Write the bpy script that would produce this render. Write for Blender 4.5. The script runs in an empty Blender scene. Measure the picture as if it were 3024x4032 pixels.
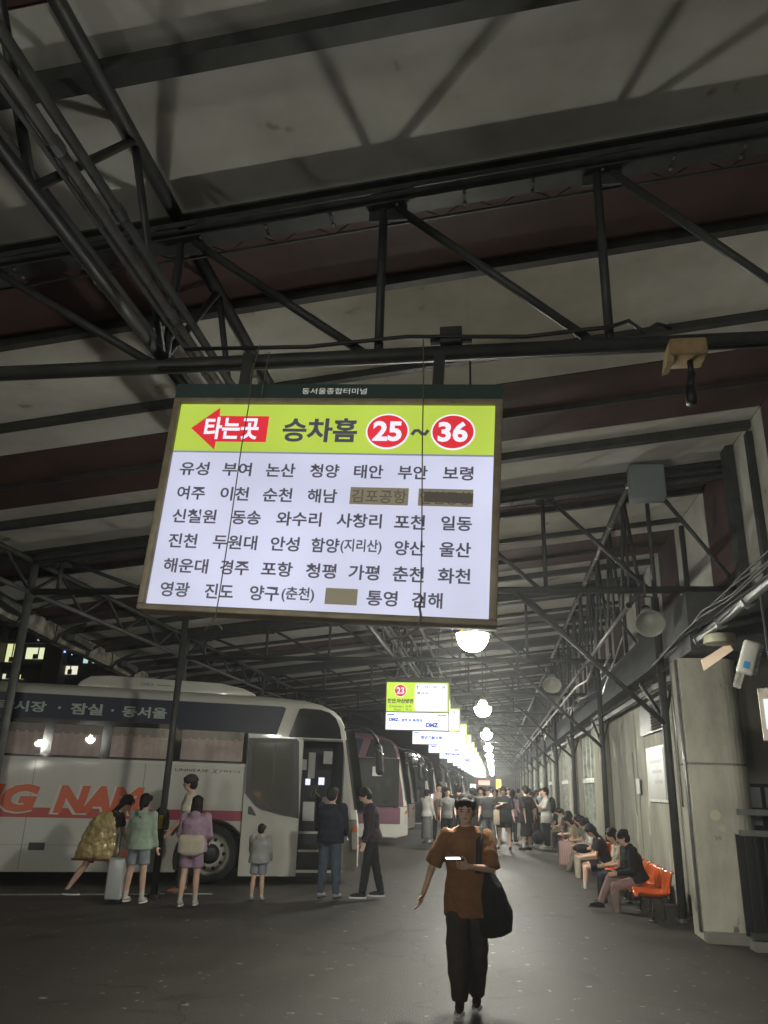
import bpy, math, random
from mathutils import Vector, Matrix, Euler, noise
S = bpy.context.scene
COL = S.collection
PI = math.pi
def rad(a): return math.radians(a)
V = Vector

# ---------------------------------------------------------------- camera, world, sun, exposure
cam = bpy.data.cameras.new('camera'); camo = bpy.data.objects.new('camera', cam); COL.objects.link(camo)
cam.sensor_fit = 'VERTICAL'; cam.sensor_height = 36; cam.sensor_width = 27; cam.lens = 27.03
cam.clip_start = 0.05; cam.clip_end = 2000
pit, yaw, rol = rad(19.49), rad(8.28), rad(1.8)
F = V((-math.sin(yaw)*math.cos(pit), math.cos(yaw)*math.cos(pit), math.sin(pit)))
R0 = V((math.cos(yaw), math.sin(yaw), 0)); U0 = R0.cross(F)
Rr = R0*math.cos(rol)+U0*math.sin(rol); Uu = U0*math.cos(rol)-R0*math.sin(rol)
camo.matrix_world = Matrix(((Rr.x, Uu.x, -F.x, 0), (Rr.y, Uu.y, -F.y, 0), (Rr.z, Uu.z, -F.z, 1.78), (0, 0, 0, 1)))
S.camera = camo
w = bpy.data.worlds.new('World'); S.world = w; w.use_nodes = True
nt = w.node_tree; nt.nodes.clear()
sky = nt.nodes.new('ShaderNodeTexSky'); sky.sky_type = 'NISHITA'; sky.sun_disc = False
sky.sun_elevation = rad(-4.0); sky.sun_rotation = rad(200)
bg = nt.nodes.new('ShaderNodeBackground'); bg.inputs[1].default_value = 0.12
out = nt.nodes.new('ShaderNodeOutputWorld')
nt.links.new(sky.outputs[0], bg.inputs[0]); nt.links.new(bg.outputs[0], out.inputs[0])
sl = bpy.data.lights.new('moon', 'SUN'); sl.energy = 0.004; sl.angle = rad(0.5); sl.color = (1, .95, .88)
slo = bpy.data.objects.new('moon', sl); COL.objects.link(slo); slo.rotation_euler = (rad(50), 0, rad(200))
S.view_settings.view_transform = 'Standard'; S.view_settings.look = 'None'
S.view_settings.exposure = 0.34; S.view_settings.gamma = 1; S.view_settings.use_curve_mapping = False
S.render.engine = 'CYCLES'
S.cycles.sample_clamp_indirect = 4.0
S.cycles.max_bounces = 6; S.cycles.transparent_max_bounces = 8
S.cycles.caustics_reflective = False; S.cycles.caustics_refractive = False

# ---------------------------------------------------------------- helpers
def tag(o, label=None, cat=None, group=None, kind=None):
    if label: o['label'] = label
    if cat: o['category'] = cat
    if group: o['group'] = group
    if kind: o['kind'] = kind
    return o
def empty(name, loc=(0, 0, 0), rz=0, label=None, cat=None, group=None, kind=None, parent=None):
    o = bpy.data.objects.new(name, None); COL.objects.link(o); o.location = loc; o.rotation_euler = (0, 0, rz)
    o.empty_display_size = .1
    if parent: o.parent = parent
    return tag(o, label, cat, group, kind)
def link(name, me, parent=None, loc=None, rot=None):
    o = bpy.data.objects.new(name, me); COL.objects.link(o)
    if parent: o.parent = parent
    if loc is not None: o.location = loc
    if rot is not None: o.rotation_euler = rot
    return o
def copy_tree(o, parent=None):
    c = o.copy(); COL.objects.link(c)
    if parent: c.parent = parent
    for ch in list(o.children): copy_tree(ch, c)
    return c
def basis(d):
    d = V(d).normalized(); up = V((0, 0, 1)) if abs(d.z) < .95 else V((0, 1, 0))
    x = d.cross(up).normalized(); y = x.cross(d).normalized()
    return x, y, d
class MB:
    def __init__(s): s.v = []; s.f = []; s.mi = []; s.cur = 0
    def add(s, vs, fs):
        b = len(s.v); s.v += [tuple(p) for p in vs]
        for f in fs: s.f.append(tuple(b+i for i in f)); s.mi.append(s.cur)
        return s
    def box(s, c, sz, M=None):
        x, y, z = [q/2 for q in sz]
        vs = [V((a*x, b*y, e*z)) for a in (-1, 1) for b in (-1, 1) for e in (-1, 1)]
        c = V(c)
        vs = [(M @ q if M else q)+c for q in vs]
        return s.add(vs, [(0, 1, 3, 2), (4, 6, 7, 5), (0, 4, 5, 1), (2, 3, 7, 6), (0, 2, 6, 4), (1, 5, 7, 3)])
    def bb(s, x0, x1, y0, y1, z0, z1):
        return s.box(((x0+x1)/2, (y0+y1)/2, (z0+z1)/2), (x1-x0, y1-y0, z1-z0))
    def bar(s, p0, p1, w_, h_):
        p0, p1 = V(p0), V(p1); x, y, d = basis(p1-p0)
        vs = []
        for p in (p0, p1):
            for a, b in ((-1, -1), (1, -1), (1, 1), (-1, 1)): vs.append(p+x*a*w_/2+y*b*h_/2)
        return s.add(vs, [(0, 1, 2, 3), (7, 6, 5, 4), (0, 4, 5, 1), (1, 5, 6, 2), (2, 6, 7, 3), (3, 7, 4, 0)])
    def loft(s, rings, n=12, cap=True):
        # ring: (centre, a, b, xdir, ydir)
        vs = []; fs = []
        for c, a, b, xd, yd in rings:
            for i in range(n):
                t = 2*PI*i/n; vs.append(V(c)+V(xd)*a*math.cos(t)+V(yd)*b*math.sin(t))
        m = len(rings)
        for j in range(m-1):
            for i in range(n):
                k = (i+1) % n; fs.append((j*n+i, j*n+k, (j+1)*n+k, (j+1)*n+i))
        if cap: fs.append(tuple(range(n-1, -1, -1))); fs.append(tuple((m-1)*n+i for i in range(n)))
        return s.add(vs, fs)
    def tube(s, p0, p1, r0, r1=None, n=10):
        p0, p1 = V(p0), V(p1); r1 = r0 if r1 is None else r1; x, y, d = basis(p1-p0)
        return s.loft([(p0, r0, r0, x, y), (p1, r1, r1, x, y)], n)
    def path(s, pts, r, n=8):
        pts = [V(p) for p in pts]; rings = []
        rs = r if isinstance(r, (list, tuple)) else [r]*len(pts)
        px = None
        for i, p in enumerate(pts):
            d = (pts[min(i+1, len(pts)-1)]-pts[max(i-1, 0)]).normalized()
            if px is None: x, y, _ = basis(d)
            else:
                x = (px-d*px.dot(d)).normalized(); y = d.cross(x)*-1
                y = x.cross(d).normalized()
            px = x
            rings.append((p, rs[i], rs[i], x, y))
        return s.loft(rings, n)
    def ell(s, c, rx, ry, rz, M=None, n=12, m=8):
        c = V(c); vs = []; fs = []
        for j in range(1, m):
            ph = PI*j/m
            for i in range(n):
                t = 2*PI*i/n; q = V((rx*math.sin(ph)*math.cos(t), ry*math.sin(ph)*math.sin(t), rz*math.cos(ph)))
                vs.append((M @ q if M else q)+c)
        q0 = V((0, 0, rz)); q1 = V((0, 0, -rz))
        vs.append((M @ q0 if M else q0)+c); vs.append((M @ q1 if M else q1)+c)
        a = len(vs)-2
        for i in range(n):
            k = (i+1) % n; fs.append((a, i, k)); fs.append((a+1, (m-2)*n+k, (m-2)*n+i))
            for j in range(m-2): fs.append((j*n+i, (j+1)*n+i, (j+1)*n+k, j*n+k))
        return s.add(vs, fs)
    def cap(s, p0, p1, r0, r1, n=12):   # capsule, rounded both ends
        p0, p1 = V(p0), V(p1); x, y, d = basis(p1-p0); rings = []
        for k in range(4):
            t = PI/2*(k+.35)/4; rings.append((p0-d*r0*math.cos(t), r0*math.sin(t), r0*math.sin(t), x, y))
        rings.append((p0, r0, r0, x, y)); rings.append((p1, r1, r1, x, y))
        for k in range(3, -1, -1):
            t = PI/2*(k+.35)/4; rings.append((p1+d*r1*math.cos(t), r1*math.sin(t), r1*math.sin(t), x, y))
        return s.loft(rings, n)
    def prism(s, pts, axis, a0, a1):    # polygon pts (u,v) extruded along axis 'x','y','z'
        def P(u, v_, a): return {'x': (a, u, v_), 'y': (u, a, v_), 'z': (u, v_, a)}[axis]
        n = len(pts); vs = [P(u, v_, a0) for u, v_ in pts]+[P(u, v_, a1) for u, v_ in pts]
        fs = [tuple(range(n)), tuple(range(2*n-1, n-1, -1))]+[(i, i+n, (i+1) % n+n, (i+1) % n) for i in range(n)]
        return s.add(vs, fs)
    def mesh(s, name='m', mat=None, smooth=False, fix=True):
        me = bpy.data.meshes.new(name); me.from_pydata(s.v, [], s.f)
        if mat is not None:
            for m_ in (mat if isinstance(mat, (list, tuple)) else [mat]): me.materials.append(m_)
            if isinstance(mat, (list, tuple)): me.polygons.foreach_set('material_index', s.mi)
        if fix:
            import bmesh
            bm = bmesh.new(); bm.from_mesh(me); bmesh.ops.recalc_face_normals(bm, faces=bm.faces); bm.to_mesh(me); bm.free()
        if smooth: me.shade_smooth()
        me.update(); return me
    def obj(s, name, mat, parent=None, loc=None, smooth=False, rot=None):
        return link(name, s.mesh(name, mat, smooth), parent, loc, rot)
_T = []
def link_tmp(o):
    if not _T: _T.append(bpy.data.scenes.new('bench'))
    _T[0].collection.objects.link(o)
    for m in o.modifiers:
        if m.type == 'BOOLEAN': _T[0].collection.objects.link(m.object)
    return _T[0]
def apply_mods(o, mods):
    for t, kw in mods:
        m = o.modifiers.new(t, t)
        for k, v_ in kw.items(): setattr(m, k, v_)
    tmp = link_tmp(o); vl = tmp.view_layers[0]; vl.update()
    me = bpy.data.meshes.new_from_object(o.evaluated_get(vl.depsgraph))
    for q in list(tmp.collection.objects): tmp.collection.objects.unlink(q)
    o.modifiers.clear(); old = o.data; o.data = me
    for m_ in old.materials:
        if m_.name not in [x.name for x in me.materials if x]: me.materials.append(m_)
    return o
def bevel(o, wd, seg=2, smooth=True, ang=35):
    apply_mods(o, [('BEVEL', dict(width=wd, segments=seg, limit_method='ANGLE', angle_limit=rad(ang)))])
    if smooth:
        o.data.shade_smooth()
        try: o.data.set_sharp_from_angle(angle=rad(50))
        except Exception: pass
    return o
# ---------------------------------------------------------------- materials
def lin(c): return tuple((x/12.92 if x <= .04045 else ((x+.055)/1.055)**2.4) for x in c)
def mat(name, col, rough=.6, metal=0, col2=None, scale=3, detail=6, bump=0, bscale=None, spec=.5, coat=0, stretch=None, contrast=(.35, .65), emis=None, es=0, coords='Object', spots=None):
    m = bpy.data.materials.new(name); m.use_nodes = True; t = m.node_tree; b = t.nodes['Principled BSDF']
    b.inputs['Base Color'].default_value = (*col, 1); b.inputs['Roughness'].default_value = rough
    b.inputs['Metallic'].default_value = metal; b.inputs['Specular IOR Level'].default_value = spec
    b.inputs['Coat Weight'].default_value = coat; b.inputs['Coat Roughness'].default_value = .08
    N = t.nodes.new; Lk = t.links.new
    if col2 is not None or bump or spots:
        tc = N('ShaderNodeTexCoord'); mp = N('ShaderNodeMapping'); Lk(tc.outputs[coords], mp.inputs[0])
        if stretch: mp.inputs['Scale'].default_value = stretch
    if col2 is not None:
        nz = N('ShaderNodeTexNoise'); nz.inputs['Scale'].default_value = scale; nz.inputs['Detail'].default_value = detail
        nz.inputs['Roughness'].default_value = .6
        Lk(mp.outputs[0], nz.inputs['Vector'])
        cr = N('ShaderNodeValToRGB'); cr.color_ramp.elements[0].position = contrast[0]; cr.color_ramp.elements[1].position = contrast[1]
        cr.color_ramp.elements[0].color = (*col, 1); cr.color_ramp.elements[1].color = (*col2, 1)
        Lk(nz.outputs['Fac'], cr.inputs[0]); last = cr.outputs[0]
        if spots:
            sc, th_, c3 = spots
            n3 = N('ShaderNodeTexNoise'); n3.inputs['Scale'].default_value = sc; n3.inputs['Detail'].default_value = 3
            Lk(mp.outputs[0], n3.inputs['Vector'])
            r3 = N('ShaderNodeValToRGB'); r3.color_ramp.elements[0].position = th_; r3.color_ramp.elements[1].position = th_+.05
            Lk(n3.outputs['Fac'], r3.inputs[0]); mx = N('ShaderNodeMix'); mx.data_type = 'RGBA'
            Lk(r3.outputs[0], mx.inputs[0]); Lk(last, mx.inputs[6]); mx.inputs[7].default_value = (*c3, 1); last = mx.outputs[2]
        Lk(last, b.inputs['Base Color'])
        rr = N('ShaderNodeMapRange'); rr.inputs[3].default_value = max(.03, rough-.1); rr.inputs[4].default_value = min(1, rough+.12)
        Lk(nz.outputs['Fac'], rr.inputs[0]); Lk(rr.outputs[0], b.inputs['Roughness'])
    if bump:
        n2 = N('ShaderNodeTexNoise'); n2.inputs['Scale'].default_value = bscale or scale*4; n2.inputs['Detail'].default_value = 5
        Lk(mp.outputs[0], n2.inputs['Vector']); bp = N('ShaderNodeBump'); bp.inputs['Strength'].default_value = bump; bp.inputs['Distance'].default_value = .02
        Lk(n2.outputs['Fac'], bp.inputs['Height']); Lk(bp.outputs[0], b.inputs['Normal'])
    if emis is not None:
        b.inputs['Emission Color'].default_value = (*emis, 1); b.inputs['Emission Strength'].default_value = es
    return m
def emat(name, col, st, gloss=True):
    m = mat(name, tuple(c*.3 for c in col), .25 if gloss else .6, emis=col, es=st); return m
def cloth(name, c, k=.75, rough=.9, bump=.35):
    return mat(name, c, rough, col2=tuple(x*k for x in c), scale=9, bump=bump, bscale=60, spec=.2)

M = {}
M['asphalt'] = mat('asphalt', (.024, .0205, .0165), .58, col2=(.052, .047, .04), scale=.55, detail=12, bump=.4, bscale=60, spec=.42, contrast=(.3, .72), spots=(7.5, .665, (.2, .195, .175)))
M['white_panel'] = mat('ceiling_white', (.64, .64, .59), .75, col2=(.48, .465, .41), scale=1.1, detail=12, bump=.15, bscale=3, spec=.2, contrast=(.38, .7), spots=(2.2, .69, (.33, .29, .23)))
M['maroon_panel'] = mat('ceiling_maroon', (.1, .056, .05), .6, col2=(.07, .041, .038), scale=1.2, spec=.3)
M['steel'] = mat('dark_painted_steel', (.055, .058, .056), .5, col2=(.035, .036, .036), scale=5, spec=.4, bump=.05)
M['steel_lt'] = mat('grey_steel', (.13, .135, .13), .45, col2=(.08, .082, .08), scale=5, spec=.5)
M['conduit'] = mat('galvanised_conduit', (.32, .32, .31), .38, metal=.6, col2=(.2, .2, .19), scale=6)
M['black'] = mat('black_plastic', (.014, .014, .016), .45)
M['cable'] = mat('cable_sheath', (.02, .02, .02), .5)
M['concrete'] = mat('aged_concrete', (.31, .305, .255), .85, col2=(.19, .185, .15), scale=1.3, detail=12, bump=.45, bscale=14, spec=.2, contrast=(.36, .7), stretch=(1, 1.1, .45), spots=(1.9, .62, (.46, .44, .35)))
M['concrete_dk'] = mat('dark_concrete', (.24, .23, .2), .85, col2=(.17, .16, .14), scale=1.4, bump=.3, bscale=12, spec=.2)
M['frame'] = mat('window_frame_paint', (.6, .66, .54), .5, col2=(.33, .35, .3), scale=4)
M['glass'] = mat('dark_glass', (.012, .014, .015), .06, spec=.9, coat=.3)
M['paper'] = mat('paper', (.62, .62, .6), .7, col2=(.52, .52, .5), scale=5)
M['white_paint'] = mat('white_paint_line', (.5, .5, .48), .7, col2=(.25, .25, .23), scale=6, contrast=(.45, .7))
M['orange'] = mat('orange_plastic', (.72, .13, .02), .22, col2=(.6, .1, .015), scale=3, coat=.5, spec=.6)

# ---------------------------------------------------------------- ground
# cracks, oil stains and worn patches in the asphalt (surface colour only)
t_ = M['asphalt'].node_tree; b_ = t_.nodes['Principled BSDF']; src = b_.inputs['Base Color'].links[0].from_socket
tc_ = t_.nodes.new('ShaderNodeTexCoord')
def nz_(sc, det, lo, hi, dist=0):
    n = t_.nodes.new('ShaderNodeTexNoise'); n.inputs['Scale'].default_value = sc; n.inputs['Detail'].default_value = det; n.inputs['Distortion'].default_value = dist
    t_.links.new(tc_.outputs['Object'], n.inputs[0]); m_ = t_.nodes.new('ShaderNodeMapRange'); m_.inputs[1].default_value = lo; m_.inputs[2].default_value = hi; t_.links.new(n.outputs['Fac'], m_.inputs[0]); return m_.outputs[0]
def mixc(fac, colr, a_):
    x_ = t_.nodes.new('ShaderNodeMix'); x_.data_type = 'RGBA'; t_.links.new(fac, x_.inputs[0]); t_.links.new(a_, x_.inputs[6]); x_.inputs[7].default_value = (*colr, 1); return x_.outputs[2]
src = mixc(nz_(.9, 5, .6, .68, 1.2), (.014, .012, .010), src)
src = mixc(nz_(.23, 6, .56, .62, .6), (.05, .044, .035), src)
vo = t_.nodes.new('ShaderNodeTexVoronoi'); vo.feature = 'DISTANCE_TO_EDGE'; vo.inputs['Scale'].default_value = .32
mpn = t_.nodes.new('ShaderNodeTexNoise'); mpn.inputs['Scale'].default_value = 1.6; mpn.inputs['Detail'].default_value = 5
t_.links.new(tc_.outputs['Object'], mpn.inputs[0]); va = t_.nodes.new('ShaderNodeVectorMath'); va.operation = 'MULTIPLY_ADD'; t_.links.new(mpn.outputs['Color'], va.inputs[0]); va.inputs[1].default_value = (.8, .8, 0); t_.links.new(tc_.outputs['Object'], va.inputs[2])
t_.links.new(va.outputs[0], vo.inputs['Vector']); mr_ = t_.nodes.new('ShaderNodeMapRange'); mr_.inputs[1].default_value = .004; mr_.inputs[2].default_value = .0; t_.links.new(vo.outputs['Distance'], mr_.inputs[0])
src = mixc(mr_.outputs[0], (.008, .007, .006), src); t_.links.new(src, b_.inputs['Base Color'])
g = MB(); g.add([(-160, -60, 0), (160, -60, 0), (160, 300, 0), (-160, 300, 0)], [(0, 1, 2, 3)])
tag(g.obj('ground', M['asphalt']), kind='structure')
# white bay lines, slightly proud
TH = rad(23); DX, DY = math.cos(TH), math.sin(TH)
for k in range(0, 14):
    fx, fy = -2.59, 15.65+5.2*k
    ln = MB(); x1, y1 = fx-1.0*DX+1.3*DY-1.6, fy-1.0*DY-1.3*DX-.6
    p0 = V((x1, y1, .006)); p1 = p0-V((DX, DY, 0))*10; nrm = V((-DY, DX, 0))*.06
    ln.add([p0-nrm, p0+nrm, p1+nrm, p1-nrm], [(0, 1, 2, 3)])
    tag(ln.obj('bay_line', M['white_paint']), kind='structure')

# ---------------------------------------------------------------- roof canopy
RZ = lambda x: 6.75+.12*x
T0, TP = 5.2, 7.65
XR = 4.0
def edge(y):
    pts = [(-30, -9.9), (12, -10.0), (15.2, -10.6), (18.6, -11.1), (22, -11.5), (34, -13.4), (48, -15.6), (130, -22)]
    for (a, xa), (b, xb) in zip(pts, pts[1:]):
        if y <= b: return xa+(xb-xa)*(y-a)/(b-a)
    return -23
roof = empty('canopy_roof', (0, 0, 0), kind='structure')
clad = empty('clerestory_wall', (XR, 0, 0), label='tall wall of white and maroon vertical cladding panels above the concrete wall', cat='wall')
def panel(y0, y1, m):
    b = MB(); pts = []; 
    for y in (y0+.012, y1-.012):
        xl = edge(y); pts += [(xl, y, RZ(xl)), (XR, y, RZ(XR))]
    vs = pts+[(x, y, z+.06) for x, y, z in pts]
    b.add(vs, [(0, 1, 3, 2), (4, 6, 7, 5), (0, 4, 5, 1), (2, 3, 7, 6), (0, 2, 6, 4), (1, 5, 7, 3)])
    b.obj('roof_panel', m, roof)
    if y1 > 4:
        c = MB().bb(0, .05, y0+.012, y1-.012, 4.3, RZ(XR)-.01); c.obj('cladding_panel', m, clad)
for k in range(-3, 15):
    t = T0+TP*k
    for a, b_, mm in ((0, 1.4, 'maroon_panel'), (1.4, 3.85, 'white_panel'), (3.85, 5.65, 'maroon_panel'), (5.65, TP, 'white_panel')):
        panel(t+a, t+b_, M[mm])
    for a, hh, ww in ((1.32, .1, .1), (3.03, .09, .1), (4.75, .07, .07), (6.16, .12, .15)):
        y = t+a; xl = edge(y)
        MB().bar((xl, y, RZ(xl)-hh/2-.006), (XR-.02, y, RZ(XR)-hh/2-.006), ww, hh).obj('purlin', M['steel'], roof)
        if a == 3.03 or a == 6.16:
            if y > 4: MB().bb(-.09, -.004, y-ww/2, y+ww/2, 4.3, RZ(XR)-.2).obj('cladding_rail', M['steel'], clad)
# ---------------------------------------------------------------- lateral trusses
def truss():
    r = empty('roof_truss', (0, 0, 0), cat='truss', group='roof trusses across the walkway')
    b = MB(); b.tube((-8.45, 0, 4.93), (XR, 0, 4.93), .062, n=12); b.obj('bottom_chord', M['steel'], r, smooth=True)
    b = MB()
    for dz, hh in ((-.06, .02), (-.3, .02)): b.bar((-10.8, 0, RZ(-10.8)+dz), (XR, 0, RZ(XR)+dz), .17, hh)
    b.bar((-10.8, 0, RZ(-10.8)-.18), (XR, 0, RZ(XR)-.18), .02, .22); b.obj('top_chord', M['steel'], r)
    # thin lace wiring tray clipped under the top chord
    b = MB(); b.bar((-8.4, -.16, RZ(-8.4)-.24), (XR, -.16, RZ(XR)-.24), .015, .05); b.bar((-8.4, .2, RZ(-8.4)-.3), (XR, .2, RZ(XR)-.3), .02, .02)
    n = 26
    for i in range(n):
        x0 = -8.4+i*12.3/n; x1 = x0+12.3/n; b.tube((x0, .2, RZ(x0)-.3), ((x0+x1)/2, .13, RZ(x0)-.18), .006, n=4); b.tube(((x0+x1)/2, .13, RZ(x0)-.18), (x1, .2, RZ(x1)-.3), .006, n=4)
    b.obj('cable_tray', M['steel'], r)
    b = MB()
    for i in range(22):
        for dy in (-.06, .06): b.ell((-8+.56*i, dy, RZ(-8+.56*i)-.325), .018, .018, .014, n=6, m=4)
    tag(b.obj('bolts', M['steel_lt'], r), kind='stuff')
    xs = [-2.6+1.76*k for k in range(-3, 4)]
    for i, x in enumerate(xs):
        MB().tube((x, 0, 4.97), (x, 0, RZ(x)-.3), .036, n=10).obj('upright', M['steel'], r, smooth=True)
        x2 = xs[i+1]-.12 if i+1 < len(xs) else XR
        MB().tube((x+.12, 0, RZ(x)-.3), (x2, 0, 4.97), .036, n=10).obj('diagonal_brace', M['steel'], r, smooth=True)
        MB().bb(x-.12, x+.2, -.012, .012, RZ(x)-.42, RZ(x)-.26).obj('gusset_plate', M['steel'], r)
    return r
t0 = truss()
t1 = copy_tree(t0); MB().tube((.42, 0, 4.9), (2.74, .3, 2.8), .04, n=10).obj('knee_brace', M['steel'], t1, smooth=True)
words = ['first', 'second', 'third', 'fourth', 'fifth', 'sixth', 'seventh', 'eighth', 'ninth', 'tenth', 'eleventh', 'twelfth', 'thirteenth', 'fourteenth', 'fifteenth', 'sixteenth', 'seventeenth', 'eighteenth', 'nineteenth', 'twentieth']
ks = [0, 1, 2, 3, 4, 5, 6, 7, 8, 9, 10, 11, 12, 13]
for k in ks:
    o = t0 if k == 0 else t1 if k == 1 else copy_tree(t1)
    o.location = (0, T0+TP*k, 0)
    if k == 0: o['label'] = 'dark steel roof truss holding the large lit destination sign'
    elif k == 1: o['label'] = 'dark steel truss with the loudspeaker horn hanging below its bottom chord'
    else: o['label'] = 'dark steel truss across the walkway, %s truss counting from the camera' % words[k]
# posts
def post(x, y, h, r, lab, grp, base=True, mat_='steel'):
    p = empty('steel_post', (x, y, 0), label=lab, cat='post', group=grp)
    MB().tube((0, 0, 0), (0, 0, h), r, n=14).obj('shaft', M[mat_], p, smooth=True)
    if base: MB().tube((0, 0, 0), (0, 0, .05), r*1.9, r*1.7, 14).obj('foot_plate', M[mat_], p)
    return p
for k in ks[1:]:
    y = T0+TP*k
    p = post(2.73, y+.32, 4.88, .065, 'dark round post by the concrete wall, %s in the row from the camera' % words[k-1], 'round posts along the wall side')
    MB().tube((0, 0, 2.85), (-.02, 1.75, 3.66), .035, n=8).obj('brace', M['steel'], p, smooth=True)
    MB().tube((0, 0, 2.85), (.35, .75, 3.7), .03, n=8).obj('brace', M['steel'], p, smooth=True)
    p = post(-8.42, y, RZ(-8.42)-.3, .075, 'grey post at the outer canopy edge among the coaches, %s from the camera' % words[k-1], 'outer canopy posts', mat_='steel_lt')
p = post(-5.33, 12.8, 4.88, .055, 'slim pole standing just in front of the white coach, yellow reflector near its foot', 'bay poles')
MB().bb(-.035, .035, -.06, -.05, 1.0, 1.2).obj('reflector', mat('yellow_reflector', (.7, .5, .03), .4), p)
# ---------------------------------------------------------------- longitudinal trusses
def long_truss(x, zb, zt, rb, lab, mt='steel'):
    r = empty('long_truss', (x, T0, 0), cat='truss')
    n = 4
    MB().tube((0, 0, zb), (0, TP, zb), rb, n=10).obj('bottom_chord', M[mt], r, smooth=True)
    MB().tube((0, 0, zt), (0, TP, zt), rb*1.25, n=10).obj('top_chord', M['steel'], r, smooth=True)
    for i in range(n):
        y0 = TP*i/n; y1 = TP*(i+1)/n
        MB().tube((0, y0, zb), (0, (y0+y1)/2, zt), .033, n=8).obj('web_brace', M['steel'], r, smooth=True)
        MB().tube((0, (y0+y1)/2, zt), (0, y1, zb), .033, n=8).obj('web_brace', M['steel'], r, smooth=True)
        if x > 0: MB().tube((0, (y0+y1)/2, zt), (0, (y0+y1)/2, zb), .028, n=8).obj('web_brace', M['steel'], r, smooth=True)
    first = -1 if x < 0 else 1
    for k in range(first, 13):
        o = r if k == first else copy_tree(r)
        o.location = (x, T0+TP*k, 0)
        o['label'] = lab % ('behind the first cross truss' if k == 0 else 'overhead before the first cross truss' if k == -1 else 'between cross trusses %s and %s' % (words[k], words[k+1]))
        o['group'] = lab.split('%s')[0].strip().replace('length of ', '')
long_truss(-2.62, 5.0, 6.33, .045, 'length of left lengthwise truss carrying pipes, %s')
long_truss(2.45, 4.93, 6.95, .042, 'length of right lengthwise truss near the wall, %s')
long_truss(-8.42, 4.93, 5.5, .045, 'length of outer lengthwise truss over the coaches, %s', 'steel_lt')
# conduits
def conduit(pts, r, lab, mt='conduit', coup=0):
    b = MB(); b.path(pts, r, 8)
    o = empty('conduit', (0, 0, 0), label=lab, cat='pipe', group='conduits along the ceiling')
    b.obj('pipe', M[mt], o, smooth=True)
    if coup:
        p0, p1 = V(pts[0]), V(pts[-1]); d = (p1-p0); L_ = d.length; c = MB()
        k = 0
        while k*coup < min(L_, 30): 
            q = p0+d*(k*coup/L_); MB().tube(q, q+d.normalized()*.09, r*1.3, n=8).obj('coupling', M[mt], o); k += 1
    return o
conduit([(-2.74, -2, 5.12), (-2.74, 100, 5.12)], .034, 'pale conduit lowest on the left, running under the ceiling beside the sign', coup=2.1)
conduit([(-2.66, -2, 5.14), (-2.66, 100, 5.14)], .026, 'thin ribbed conduit touching the lowest left pipe', 'steel_lt', 0)
conduit([(-2.7, -2, 5.2), (-2.7, 100, 5.2)], .02, 'thin conduit lying on top of the lowest left pipes', 'conduit', 0)
conduit([(-2.42, -2, 5.16), (-2.42, 100, 5.16)], .038, 'thick grey conduit of the upper left pipe pair', 'conduit', 1.7)
conduit([(-2.33, -2, 5.2), (-2.33, 100, 5.2)], .034, 'grey conduit right of the thick pipe at upper left', 'steel_lt', 1.9)
conduit([(-2.5, -2, 5.17), (-2.49, 100, 5.17)], .018, 'slim conduit squeezed left of the thick ceiling pipe', 'steel_lt', 0)
conduit([(-1.55, 14, 5.05), (-1.55, 100, 5.05)], .03, 'light pipe above the row of platform signs', 'conduit', 2.4)
conduit([(2.38, 12.7, 6.75), (2.36, 100, 6.75)], .05, 'bright steel pipe high along the right truss', 'conduit', 2.2)
conduit([(2.36, 13.5, 4.82), (2.36, 100, 4.82)], .045, 'bright steel pipe low along the right truss', 'conduit', 2.0)
conduit([(2.5, 20, 4.72), (2.56, 21.6, 4.6), (2.5, 24, 4.72), (2.5, 100, 4.72)], .035, 'sagging pale pipe beside the low right pipe', 'conduit', 0)
conduit([(2.86, -1, 4.02), (2.86, 4, 3.98), (2.86, 12.2, 3.78)], .065, 'thick wrapped pipe above the grey column at right edge', 'steel_lt', 1.1)
for i in range(9):
    random.seed(i); x = 2.62+.045*i; z = 4.05+.05*(i % 4)
    pts = [(x+random.uniform(-.03, .03), -1+1.1*j, z+.06*math.sin(j*1.3+i)+random.uniform(-.02, .02)-.02*j) for j in range(14)]
    MBp = MB().path(pts, .013, 5); tag(MBp.obj('cable', M['cable'], smooth=True), 'black cable in the drooping bundle above the grey column, %s from the walkway side' % words[i], 'cable', 'cables drooping along the right wall')
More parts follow.
